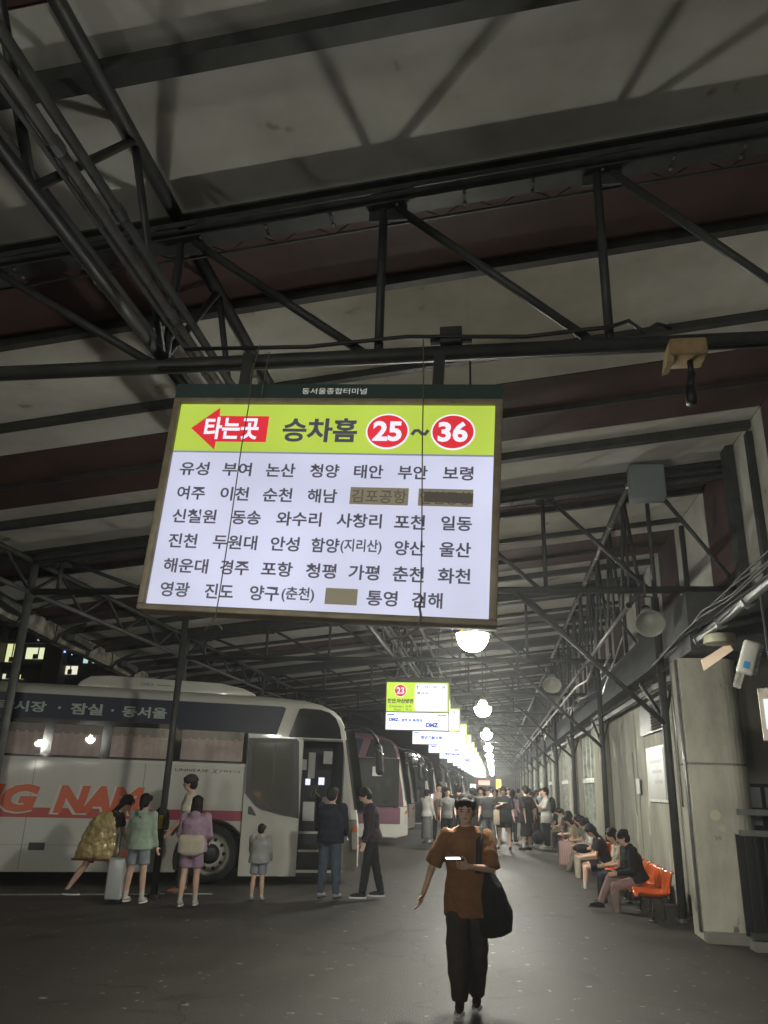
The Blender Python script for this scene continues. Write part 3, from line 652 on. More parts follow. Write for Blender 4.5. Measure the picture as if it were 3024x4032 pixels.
b = MB(); b.tube((0, 0, -.05), (0, 0, .05), .17, .165, 28); bevel(b.obj('case', mat('beige_case', (.25, .245, .18), .5), dcs, smooth=False), .01)
ps = MB(); ps.add([(2.36, 9.2, 3.22), (2.62, 9.0, 3.38), (2.66, 9.0, 3.3), (2.38, 9.2, 3.1), (2.36, 9.23, 3.22), (2.62, 9.03, 3.38), (2.66, 9.03, 3.3), (2.38, 9.23, 3.1)], [(0, 1, 2, 3), (7, 6, 5, 4), (0, 4, 5, 1), (1, 5, 6, 2), (2, 6, 7, 3), (3, 7, 4, 0)])
tag(ps.obj('sign_flap', mat('peach_board', (.5, .38, .28), .6)), 'peach coloured board tucked under the round housing', 'board')
ls = empty('side_lightbox', (2.88, 8.5, 2.58), rad(-15), 'lit white lightbox cut off by the right edge of the picture', 'sign')
MB().bb(-.17, .6, 0, .1, -.27, .25).obj('case', mat('box_case', (.55, .5, .42), .5), ls); MB().bb(-.13, .56, -.006, -.001, -.16, .14).obj('face', emat('side_face', (.75, .85, 1), .8), ls)
MB().tube((-.02, .05, .25), (-.02, .05, 1.3), .015, n=6).obj('hanger', M['steel'], ls)
tag(MB().tube((2.95, 8.3, 2.7), (2.95, 8.3, 3.9), .03, n=10).obj('hanger_post', M['steel'], smooth=True), 'dark vertical hanger at the right edge carrying the white boxes', 'post')
# pale sheet hanging upper right
b = MB(); n = 10; vs = []
for i in range(n+1):
    for j in range(n+1):
        vs.append((3.55+.5*i/n*.7+.04*math.sin(j*1.3), 8.9-.03*i+.07*math.sin(i*.9+j*.4), 5.95-1.2*j/n+.1*i/n))
b.add(vs, [(i*(n+1)+j, i*(n+1)+j+1, (i+1)*(n+1)+j+1, (i+1)*(n+1)+j) for i in range(n) for j in range(n)])
tag(b.obj('plastic_sheet', mat('dusty_sheet', (.4, .4, .32), .6, col2=(.3, .3, .23), scale=3), smooth=True), 'dusty pale sheet hanging at the upper right edge', 'sheet')
# ---------------------------------------------------------------- apartment block beyond the canopy
ap = empty('apartment_building', (-27, 45, 0), label='dark apartment block with a few lit windows beyond the left canopy edge', cat='building')
bw = mat('apartment_wall', (.035, .034, .036), .9, col2=(.025, .024, .027), scale=.4)
MB().bb(-26, 24, .3, 12, 0, 34).obj('wall', bw, ap)
pw = mat('apartment_pillar', (.14, .115, .1), .9)
for x in (-8.2, -4.2, .15, 3.8, 7.4, 11, 14.6): MB().bb(x-.6, x+.6, -.5, .3, 0, 30).obj('pillar', pw, ap)
litw = {(-3.0, 9.0): (.9, 1.3, (.85, .9, .45)), (-1.25, 8.9): (1.7, .7, (.9, .95, .6)), (2.38, 8.63): (1.1, .75, (.55, .75, .75)), (1.08, 7.9): (.85, .55, (1, .95, .75)), (-1.2, 9.7): (.6, .4, (.35, .35, .38)), (-2.1, 7.43): (.25, .26, (1, .9, .45)), (-3.0, 7.45): (.8, .3, (.8, .85, .6)), (5.45, 8.33): (.5, .3, (1, 1, .9)), (9.2, 7.6): (1.0, .5, (.8, .85, .7))}
for z0 in (7.4, 8.75, 10.1, 11.45, 12.8, 14.2, 15.6, 17):
    MB().bb(-26, 24, -.25, .3, z0-.62, z0-.5).obj('balcony_slab', mat('apartment_slab', (.05, .048, .048), .9), ap)
    for i in range(14):
        x = -12.4+1.9*i
        if any(abs(x-a) < 1.1 and abs(z0-b_) < .6 for a, b_ in litw): continue
        random.seed(int(z0*10)+i); c_ = random.choice([(.01, .01, .014)]*5+[(.05, .05, .06)])
        wn = MB().bb(x-.6, x+.6, .24, .29, z0-.35, z0+.45).obj('window', M['glass'], ap)
        MB().bb(x-.02, x+.02, .2, .239, z0-.35, z0+.45).obj('mullion', bw, wn)
for i, ((x, z), (ww, hh, c_)) in enumerate(litw.items()):
    wn = MB().bb(x-ww/2, x+ww/2, .2, .27, z-hh/2, z+hh/2).obj('lit_window', emat('lit_window_%d' % i, c_, .75, False), ap)
    MB().bb(x-.03, x+.03, .15, .19, z-hh/2, z+hh/2).obj('mullion', bw, wn)
    random.seed(i); MB().bb(x-ww*.2, x-ww*.2+.28, .17, .199, z-hh/2, z-hh/2+.3).obj('furniture', mat('silhouette', (.06, .04, .03), .8), wn)
for x, z, c_ in ((.85, 8.91, (.2, .3, 1)), (1.37, 8.78, (.4, .5, 1)), (1.85, 8.88, (1, 1, 1))):
    tag(MB().ell((-27+x, 44.6, z), .06, .06, .06).obj('pilot_light', emat('pilot_%d' % int(x*9), c_, 3, False)), 'small %s point of light on the apartment block' % ('deep blue' if c_[0] < .3 else 'pale blue' if c_[0] < .5 else 'white'), 'light')
# ---------------------------------------------------------------- far end of the concourse
fe = empty('end_wall', (0, 118, 0), label='wall closing the far end of the concourse, with small lit shopfronts', cat='wall')
MB().bb(-26, 6, 0, .5, 0, 9).obj('wall', M['concrete_dk'], fe)
for x0, x1, z0, z1, c_, s_ in ((-9.5, -7.5, 2.4, 3.1, (1, .7, .1), 2), (-5.6, -4.2, 1.2, 2.6, (1, .85, .75), 1.5), (-2.2, -.6, 2.1, 2.7, (1, .4, .3), 1.6), (.3, 1.0, 1.6, 2.9, (1, .75, .1), 2), (-3.4, -2.6, 1.2, 2.2, (.95, .95, .9), 1.3)):
    MB().bb(x0, x1, -.1, -.02, z0, z1).obj('shop_sign', emat('shop_%d' % int(x0*10), c_, s_, False), fe)
tag(MB().bb(-7, 3, 96, 96.3, 3.3, 4.1).obj('hanging_board', M['steel']), 'dark unlit board hanging across the far end of the walkway', 'sign')
# ---------------------------------------------------------------- coaches
M['bus_white'] = mat('coach_white', (.54, .54, .49), .38, col2=(.44, .435, .39), scale=.8, coat=.3, contrast=(.3, .75))
M['bus_purple'] = mat('coach_purple', (.13, .06, .085), .35, coat=.4)
M['bus_silver'] = mat('coach_silver', (.3, .31, .3), .35, coat=.4)
M['bus_grey'] = mat('coach_grey', (.2, .2, .17), .5)
M['bus_navy'] = mat('coach_navy', (.01, .014, .034), .4, spec=.25)
M['bus_red'] = mat('coach_red', (.42, .05, .035), .4); M['bus_mag'] = mat('coach_magenta', (.33, .03, .07), .4)
M['bus_pink'] = mat('coach_pink', (.15, .06, .09), .5)
M['letter_or'] = mat('coach_orange_letter', (.6, .1, .03), .4); M['letter_wh'] = mat('coach_white_letter', (.6, .58, .52), .4)
M['band_text'] = mat('band_text', (.33, .4, .38), .5)
M['curtain'] = mat('curtain', (.8, .66, .62), .85, col2=(.62, .5, .46), scale=4)
M['valance'] = mat('curtain_valance', (.4, .37, .33), .85)
M['chrome'] = mat('chrome', (.6, .6, .6), .15, metal=1)
M['tyre'] = mat('tyre', (.018, .018, .018), .8); M['rim'] = mat('rim', (.55, .54, .48), .4)
M['interior'] = mat('coach_interior', (.03, .03, .035), .7)
M['wglass'] = mat('window_glass', (.02, .02, .022), .04, spec=.9)
t_ = M['wglass'].node_tree; b_ = t_.nodes['Principled BSDF']; tr = t_.nodes.new('ShaderNodeBsdfTransparent'); tr.inputs[0].default_value = (.95, .95, .95, 1)
gl = t_.nodes.new('ShaderNodeBsdfGlossy'); gl.inputs['Roughness'].default_value = .015; fr_ = t_.nodes.new('ShaderNodeFresnel'); fr_.inputs[0].default_value = 1.6
mx_ = t_.nodes.new('ShaderNodeMixShader'); t_.links.new(fr_.outputs[0], mx_.inputs[0]); t_.links.new(tr.outputs[0], mx_.inputs[1]); t_.links.new(gl.outputs[0], mx_.inputs[2])
t_.links.new(mx_.outputs[0], t_.nodes['Material Output'].inputs[0])
def sm(x): x = max(0, min(1, x)); return x*x*(3-2*x)
def arch(cx, cz, r, n=10):
    a0 = math.acos(min(1, (cz-.2)/r)); pts = []
    for i in range(n+1):
        t = -PI/2-(-(PI/2)+0) ; 
        ang = (PI-a0+PI/2)-(i/n)*(2*PI-2*a0) + 0
        pts.append((cx-r*math.sin(a0+(2*PI-2*a0)*i/n)*-1, cz-r*math.cos(a0+(2*PI-2*a0)*i/n)))
    return pts
def slab(pts, y0, y1): return MB().prism(pts, 'y', y0, y1)
def rect(x0, x1, z0, z1): return [(x0, z0), (x1, z0), (x1, z1), (x0, z1)]
def coach():
    r = empty('coach', (0, 0, 0))
    out_ = [(0, .3), (0, .65), (-.03, 1.15), (-.13, 1.6), (-.22, 2.1), (-.31, 2.6), (-.36, 2.85), (-.43, 3.03), (-.55, 3.15), (-.8, 3.26), (-1.1, 3.32), (-1.8, 3.36), (-6, 3.37), (-11.6, 3.36), (-11.9, 3.3), (-12, 3.1), (-12, .5), (-11.9, .2)]
    ra = arch(-9.0, .46, .62); ra = ra if ra[0][0] < ra[-1][0] else ra[::-1]
    fa = arch(-2.72, .44, .63); fa = fa if fa[0][0] < fa[-1][0] else fa[::-1]
    out_ += ra+fa+[(-.12, .2)]
    n = len(out_); vs = []; fs = []
    ys = [0, .02, .06, .12, .22, .4, .8, 1.25, 1.7, 2.1, 2.28, 2.38, 2.44, 2.48, 2.5]
    for y in ys:
        d = min(y, 2.5-y); t = min(1, d/.4); dz = .2*(1-math.sqrt(1-(1-t)**2)); e = .16*(1-math.sqrt(1-(1-t)**2))
        e = .16*(1-math.sqrt(max(0, 1-(1-t)**2))) if t < 1 else 0; dz = .2*(1-math.sqrt(max(0, 1-(1-t)**2))) if t < 1 else 0
        for s_, z in out_:
            k = sm((z-2.75)/.6); kf = sm((s_+.8)/.8)
            vs.append((s_-e*kf*.5+ .08*kf, y, z-dz*k))
    for j in range(len(ys)-1):
        for i in range(n):
            k = (i+1) % n; fs.append((j*n+i, j*n+k, (j+1)*n+k, (j+1)*n+i))
    fs.append(tuple(range(n))); fs.append(tuple((len(ys)-1)*n+i for i in range(n-1, -1, -1)))
    b = MB().add(vs, fs); body = b.obj('body', M['bus_white'], r)
    # shift front curvature so that the side plane keeps its outline
    cut = MB().bb(-1.15, -.34, -.5, 1.1, .24, 2.54).obj('cut', None)
    apply_mods(body, [('BOOLEAN', dict(operation='DIFFERENCE', object=cut, solver='EXACT'))]); bpy.data.objects.remove(cut)
    body.data.shade_smooth()
    try: body.data.set_sharp_from_angle(angle=rad(28))
    except Exception: pass
    # dark entry liner, steps, driver's place
    b = MB(); x0, x1, y1, z0, z1 = -1.145, -.345, 1.09, .245, 2.535
    b.add([(x0, .004, z0), (x1, .004, z0), (x1, .004, z1), (x0, .004, z1), (x0, y1, z0), (x1, y1, z0), (x1, y1, z1), (x0, y1, z1)], [(4, 5, 6, 7), (0, 1, 5, 4), (3, 2, 6, 7), (0, 3, 7, 4), (1, 2, 6, 5)])
    b.obj('entry_liner', M['interior'], r)
    for i, (z, y0) in enumerate(((.56, .12), (.86, .42))):
        st = MB().bb(-1.1, -.36, y0, 1.07, .26, z-.02).obj('step', M['interior'], r)
        MB().bb(-1.1, -.5, y0-.012, y0+.02, z-.02, z+.02).obj('step_edge', M['letter_wh'], st)
    dash = MB().bb(-.62, -.36, .5, 1.07, .9, 1.5).obj('dashboard', M['bus_grey'], r)
    b = MB(); pts = [V((-.72+.08*math.sin(t), .86+.18*math.cos(t), 1.62+.17*math.sin(t))) for t in [2*PI*i/18 for i in range(19)]]
    b.path(pts, .014, 6); b.tube((-.72, .86, 1.62), (-.55, .86, 1.45), .02); b.obj('steering_wheel', M['bus_grey'], r, smooth=True)
    for (x, y, z, ww, hh, e) in ((-.85, .95, 1.78, .1, .12, 1), (-.62, .7, 1.8, .12, .14, 1), (-.95, .12, 1.25, .22, .34, 0), (-.8, .9, 2.1, .14, .5, 0), (-.55, .5, 2.25, .18, .24, 0), (-1.02, .5, 2.1, .1, .2, 0)):
        MB().bb(x-ww/2, x+ww/2, y, y+.006, z-hh/2, z+hh/2).obj('screen' if e else 'paper_note', emat('small_screen', (.75, .78, .95), .9) if e else M['paper'], r)
    # door frame edges
    for pts in (rect(-1.17, -1.145, .22, 2.56), rect(-.345, -.32, .22, 2.56), rect(-1.17, -.32, 2.54, 2.57)): slab(pts, -.012, .0).obj('door_frame', M['steel_lt'], r)
    slab(rect(-1.145, -.345, .2, .24), -.02, .0).obj('door_sill', M['letter_wh'], r)
    # bands and glazing
    slab([(-11.7, 2.72), (-3.6, 2.72), (-3.5, 2.62), (-1.68, 2.62), (-1.53, 3.12), (-1.6, 3.15), (-11.7, 3.15)], -.008, -.002).obj('upper_band', M['bus_navy'], r)
    slab([(-1.45, 2.59), (-.4, 2.59), (-.44, 2.8), (-.53, 2.98), (-.66, 3.08), (-.85, 3.13), (-1.2, 3.14), (-1.27, 3.12)], -.008, -.002).obj('front_quarter_glass', M['glass'], r)
    slab(rect(-11.7, -2.22, 2.065, 2.719), -.006, -.002).obj('window_strip', M['glass'], r)
    wins = [(-11.6, -10.55), (-10.4, -9.05), (-8.9, -7.45), (-7.3, -5.85), (-5.69, -4.86), (-4.68, -3.66), (-3.44, -2.3)]
    for x0, x1 in wins:
        z1 = 2.63; w_ = empty('side_window', (0, 0, 0), parent=r)
        nn = int((x1-x0)/.03); vs = []
        for i in range(nn+1):
            x = x0+(x1-x0)*i/nn; yy = -.014-.007*math.sin(i*1.35); vs += [(x, yy, 2.1), (x, yy, 2.5)]
        MB().add(vs, [(2*i, 2*i+2, 2*i+3, 2*i+1) for i in range(nn)]).obj('curtain', M['curtain'], w_, smooth=True)
        vs = []
        for i in range(nn+1):
            x = x0+(x1-x0)*i/nn; yy = -.018-.006*math.sin(i*1.1); vs += [(x, yy, 2.47), (x, yy, z1)]
        MB().add(vs, [(2*i, 2*i+2, 2*i+3, 2*i+1) for i in range(nn)]).obj('valance', M['valance'], w_, smooth=True)
        MB().bb(x0-.01, x1+.01, -.034, -.03, 2.09, z1+.01).obj('pane', M['wglass'], w_)
        MB().bb(x0-.03, x1+.03, -.036, -.028, 2.062, 2.088).obj('window_rubber', M['black'], w_)
    slab(rect(-11.8, -2.22, 2.01, 2.058), -.014, -.001).obj('belt_highlight', M['letter_wh'], r)  # pale highlight along the belt line, built as a white strip
    slab(rect(-11.95, -3.7, 1.06, 1.22), -.006, -.001).obj('stripe', M['bus_red'], r); slab(rect(-3.7, -2.21, 1.06, 1.235), -.006, -.001).obj('stripe', M['bus_mag'], r)
    for s_ in (-4.03, -5.9, -7.6, -10.0): slab(rect(s_-.006, s_+.006, .24, 2.0), -.004, .0).obj('panel_gap', M['bus_grey'], r)
    slab(rect(-11.9, -3.45, .62, .626), -.004, 0).obj('panel_gap', M['bus_grey'], r)
    o = slab(rect(-5.79, -5.53, .54, .66), -.01, .0).obj('hatch_handle', M['black'], r)
    # lettering
    def tx(s_, x, z, ww, hh, m, bold, y=-.01, it=0, nm='lettering'): return text(s_, x, y, z, ww, hh, m, r, bold, nm, it)
    for s_, x, ww in (('KYUNG', -7.15, 2.8), ('NAM', -4.74, 1.5)):
        tx(s_, x-.03, 1.36, ww+.06, .49, M['letter_wh'], .075, -.009, .18); tx(s_, x, 1.37, ww, .46, M['letter_or'], .06, -.014, .18)
    tx('가락시장', -6.42, 2.915, 1.08, .19, M['band_text'], .03); tx('잠실', -5.19, 2.915, .56, .2, M['band_text'], .03); tx('동서울', -4.17, 2.91, .8, .2, M['band_text'], .03)
    for x in (-5.66, -4.74): slab([(x+.025*math.cos(2*PI*i/10), 2.915+.025*math.sin(2*PI*i/10)) for i in range(10)], -.012, -.009).obj('dot', M['band_text'], r)
    tx('UNIVERSE', -3.2, 1.92, .6, .05, M['chrome'], .01, -.012); tx('X', -2.78, 1.915, .12, .08, M['chrome'], .01, -.012, .3); tx('PRESS', -2.5, 1.92, .38, .045, M['chrome'], .01, -.012)
    # slid-out door panel
    d = empty('door_leaf', (0, 0, 0), parent=r)
    o = slab([(-2.21, .15), (-1.17, .15), (-1.17, 2.53), (-1.3, 2.56), (-2.18, 2.56), (-2.22, 2.5)], -.11, -.045).obj('door_panel', M['bus_white'], d)
    for v_ in o.data.vertices:   # leaf leans out a little at its front edge
        if v_.co.x > -1.5: v_.co.y -= .03
    fo = [(-2.215, 2.53), (-1.31, 2.56), (-1.26, 2.5), (-1.175, 1.13), (-1.5, 1.18), (-1.88, 1.27), (-2.0, 1.34), (-2.2, 1.55)]
    slab(fo, -.152, -.145).obj('door_glass_frame', M['black'], d)
    gi = [(-2.13, 2.45), (-1.38, 2.48), (-1.3, 1.24), (-1.55, 1.27), (-1.86, 1.35), (-2.1, 1.58)]
    slab(gi, -.162, -.153).obj('door_glass', mat('door_glass', (.1, .1, .085), .05, spec=.9, coat=.5), d); MB().bb(-1.72, -1.7, -.166, -.161, 1.3, 2.46).obj('door_glass_bar', M['black'], d)
    slab([(-2.12, 1.19), (-1.97, 1.16), (-1.98, 1.2), (-2.07, 1.32), (-2.12, 1.32)], -.13, -.112).obj('handle', M['black'], d)
    # front pillar, bumper and lights
    slab([(-.31, .24), (-.0, .3), (0, .65), (-.03, 1.12), (-.3, 1.12)], -.01, -.002).obj('bumper_side', M['bus_grey'], r)
    slab([(-.15, 1.14), (-.04, 1.14), (-.14, 1.6), (-.23, 2.1), (-.32, 2.6), (-.38, 2.6), (-.3, 2.1), (-.2, 1.6)], -.02, -.011).obj('pillar_reflection', M['letter_wh'], r)  # white pillar with its bright reflection built in as a pale strip
    slab([(-.09, 1.3), (-.045, 1.3), (-.2, 2.1), (-.3, 2.58), (-.325, 2.58), (-.24, 2.1)], -.03, -.021).obj('chrome_strip', M['chrome'], r)
    slab([(-.1, .6), (-.0, .6), (-.01, 1.0), (-.06, 1.02), (-.12, .9)], -.02, -.011).obj('headlight', mat('headlight', (.5, .45, .42), .15, coat=.5), r)
    slab([(-.12, .92), (-.02, .92), (-.03, 1.02), (-.07, 1.03)], -.024, -.021).obj('turn_signal', mat('turn_signal', (.6, .12, .03), .2), r)
    ws = MB(); ws.add([(.03+.1, .3, 1.2), (-.12+.12, .3, 2.1), (-.26+.1, .3, 2.85), (.13, 2.2, 1.2), (0, 2.2, 2.1), (-.16, 2.2, 2.85)], [(0, 1, 4, 3), (1, 2, 5, 4)])
    for v_ in range(len(ws.v)): ws.v[v_] = (ws.v[v_][0]+.07, ws.v[v_][1], ws.v[v_][2])
    ws.obj('windscreen', M['glass'], r)
    # mirrors
    for sy in (0, 1):
        y = -.03 if sy == 0 else 2.53; yo = -.22 if sy == 0 else 2.7
        mr = empty('mirror', (0, 0, 0), parent=r)
        MB().path([(-.35, y, 2.78), (-.1, (y+yo)/2, 2.82), (.14, yo, 2.76), (.27, yo, 2.6), (.3, yo, 2.48)], .032, 8).obj('mirror_arm', M['black'], mr, smooth=True)
        b = MB(); b.cap((.3, yo, 2.44), (.34, yo, 2.02), .085, .085, 14); b.obj('mirror_head', M['black'], mr, smooth=True)
        MB().path([(.22, yo-.07, 2.45), (.36, yo-.09, 2.35), (.4, yo-.09, 2.1)], .012, 6).obj('mirror_trim', M['chrome'], mr, smooth=True)
    # wheels
    for s_ in (-2.72, -9.0):
        for y0, sgn in ((.04, 1), (2.46, -1)):
            wh = empty('wheel', (0, 0, 0), parent=r); X, Z = V((1, 0, 0)), V((0, 0, 1)); c = V((s_, y0, .5))
            def ring(rr, dy): return (c+V((0, dy*sgn, 0)), rr, rr, X, Z)
            MB().loft([ring(.34, .0), ring(.46, -.0), ring(.495, .03), ring(.5, .08), ring(.5, .26), ring(.45, .3)], 32, False).obj('tyre', M['tyre'], wh, smooth=True)
            MB().loft([ring(.355, -.012), ring(.35, .0), ring(.32, .05), ring(.29, .07)], 32, False).obj('rim', M['rim'], wh, smooth=True)
            b = MB(); b.loft([ring(.3, .065), ring(.2, .02), ring(.17, .02)], 32); b.obj('wheel_disc', M['rim'], wh, smooth=True)
            b = MB(); b.loft([ring(.17, .02), ring(.16, -.02), ring(.08, -.04), ring(.01, -.04)], 24); b.obj('hub', M['black'], wh, smooth=True)
            if sgn > 0:
                for i in range(10):
                    a = 2*PI*i/10; q = c+V((.245*math.cos(a), .02, .245*math.sin(a))); MB().ell(q, .032, .03, .032, n=8, m=5).obj('hand_hole', M['tyre'], wh)
        b = MB()
        pts = [V((s_+.63*math.cos(t), -.008, .44+.63*math.sin(t))) for t in [rad(-18)+rad(216)*i/18 for i in range(19)]]
        b.path(pts, .022, 6); b.obj('arch_trim', M['black'], r, smooth=True)
        MB().bb(s_-.6, s_+.6, .42, .46, .2, 1.0).obj('arch_liner', M['interior'], r)
    # roof unit
    b = MB(); pr = [(-5.5, 3.34), (-5.42, 3.46), (-5.25, 3.57), (-4.9, 3.6), (-2.8, 3.58), (-2.35, 3.5), (-2.1, 3.4), (-2.08, 3.34)]
    o = b.prism(pr, 'y', .45, 2.05).obj('air_conditioner', M['bus_white'], r); bevel(o, .05, 3)
    tx('DNKA', -4.2, 3.47, .24, .06, M['bus_grey'], .02, .44); slab(rect(-4.02, -3.75, 3.455, 3.475), .438, .446).obj('rule', M['bus_grey'], r)
    MB().bb(-11.5, -.4, .2, 2.3, .24, .5).obj('underbody', M['tyre'], r)
    return r
def alltree(o):
    yield o
    for c in o.children: yield from alltree(c)
def recolor(r, mp):
    for o in alltree(r):
        if o.type == 'MESH' and o.material_slots:
            for sl_ in o.material_slots:
                if sl_.material and sl_.material.name in mp:
                    m = sl_.material; sl_.link = 'OBJECT'; sl_.material = mp[m.name]
bus = coach(); bus.location = (-2.59, 15.65, 0); bus.rotation_euler = (0, 0, TH)
for v_ in []: pass
tag(bus, 'white coach with red stripe, orange letters and open front door', 'bus')
labs = ['purple coach with dark windows and pink skirt, parked next past the white one', 'purple coach with pale lower skirt, second past the white one', 'silver coach with big black mirror, third past the white one', 'dark purple coach, fourth past the white one', 'silver coach, fifth past the white one', 'purple coach, sixth past the white one', 'white coach far down the row, seventh past the nearest', 'purple coach far down the row, eighth past the nearest', 'silver coach far down the row, ninth past the nearest', 'purple coach far down the row, tenth past the nearest', 'white coach near the far end, eleventh past the nearest', 'purple coach near the far end, twelfth past the nearest']
pal = ['p', 'p', 's', 'p', 's', 'p', 'w', 'p', 's', 'p', 'w', 'p']
bus['group'] = 'coaches parked diagonally along the bays'
yy = 26.0
for i in range(12):
    c = copy_tree(bus); c.location = (-2.72-.012*i-(.25 if i % 3 == 1 else 0), yy, 0); c['label'] = labs[i]; yy += 5.1
    for o in [o for o in alltree(c) if o.name.split('.')[0] in ('lettering', 'dot', 'rule')]: bpy.data.objects.remove(o)
    mp = {}
    if pal[i] == 'p': mp = {'coach_white': M['bus_purple'], 'coach_red': M['bus_pink'], 'coach_magenta': M['bus_pink'], 'coach_grey': M['bus_white']}
    if pal[i] == 's': mp = {'coach_white': M['bus_silver'], 'coach_red': M['bus_grey'], 'coach_magenta': M['bus_purple']}
    recolor(c, mp)
    # full height dark glass front door and pink and white skirt on the non-white coaches
    slab(rect(-2.2, -.36, 1.12 if pal[i] == 'p' else .35, 2.56), -.166, -.155).obj('folding_door', M['glass'], c)
    if pal[i] == 'p':
        slab(rect(-2.2, -.3, .62, 1.1), -.168, -.15).obj('skirt_panel', M['bus_pink'], c); slab(rect(-2.2, -.3, .24, .615), -.168, -.15).obj('skirt_panel', M['bus_white'], c)
    if i == 0: MB().bb(-1.25, -.95, -.19, -.18, 2.02, 2.3).obj('paper_note', M['paper'], c)
# ---------------------------------------------------------------- people
M['skin'] = mat('skin', (.54, .35, .26), .55, spec=.4)
M['hair'] = mat('black_hair', (.014, .011, .009), .62, spec=.2, col2=(.008, .007, .007), scale=30, stretch=(1, 1, .1), bump=.5, bscale=70)
M['hair_br'] = mat('dark_brown_hair', (.04, .025, .018), .4, col2=(.02, .012, .01), scale=30, stretch=(1, 1, .1), bump=.5, bscale=70)
M['eye'] = mat('eye', (.02, .015, .012), .2); M['lip'] = mat('lip', (.32, .12, .1), .5)
M['sole'] = mat('white_sole', (.6, .6, .56), .6)
def C_(n, c, k=.75): 
    if n not in M: M[n] = cloth(n, c, k)
    return M[n]
_tex = {}
def wrinkle(sc):
    if sc not in _tex:
        t = bpy.data.textures.new('wr', 'CLOUDS'); t.noise_scale = sc; t.noise_depth = 2; _tex[sc] = t
    return _tex[sc]
def solid(mb, name, m, parent, vox, smooth_it=3, wr=0, wsc=.12, cuts=None):
    o = mb.obj(name, m, parent)
    mods = [('REMESH', dict(mode='VOXEL', voxel_size=vox, use_smooth_shade=True)), ('SMOOTH', dict(factor=.5, iterations=smooth_it))]
    if wr: mods.append(('DISPLACE', dict(texture=wrinkle(wsc), strength=wr, mid_level=.5, texture_coords='LOCAL')))
    apply_mods(o, mods)
    if cuts:
        import bmesh
        bm = bmesh.new(); bm.from_mesh(o.data)
        for co, no in cuts: bmesh.ops.bisect_plane(bm, geom=bm.verts[:]+bm.edges[:]+bm.faces[:], plane_co=co, plane_no=no, clear_outer=True)
        bm.to_mesh(o.data); bm.free()
    o.data.shade_smooth(); return o
def RX(a): return Matrix.Rotation(rad(a), 3, 'X')
def RY(a): return Matrix.Rotation(rad(a), 3, 'Y')
def RZ_(a): return Matrix.Rotation(rad(a), 3, 'Z')
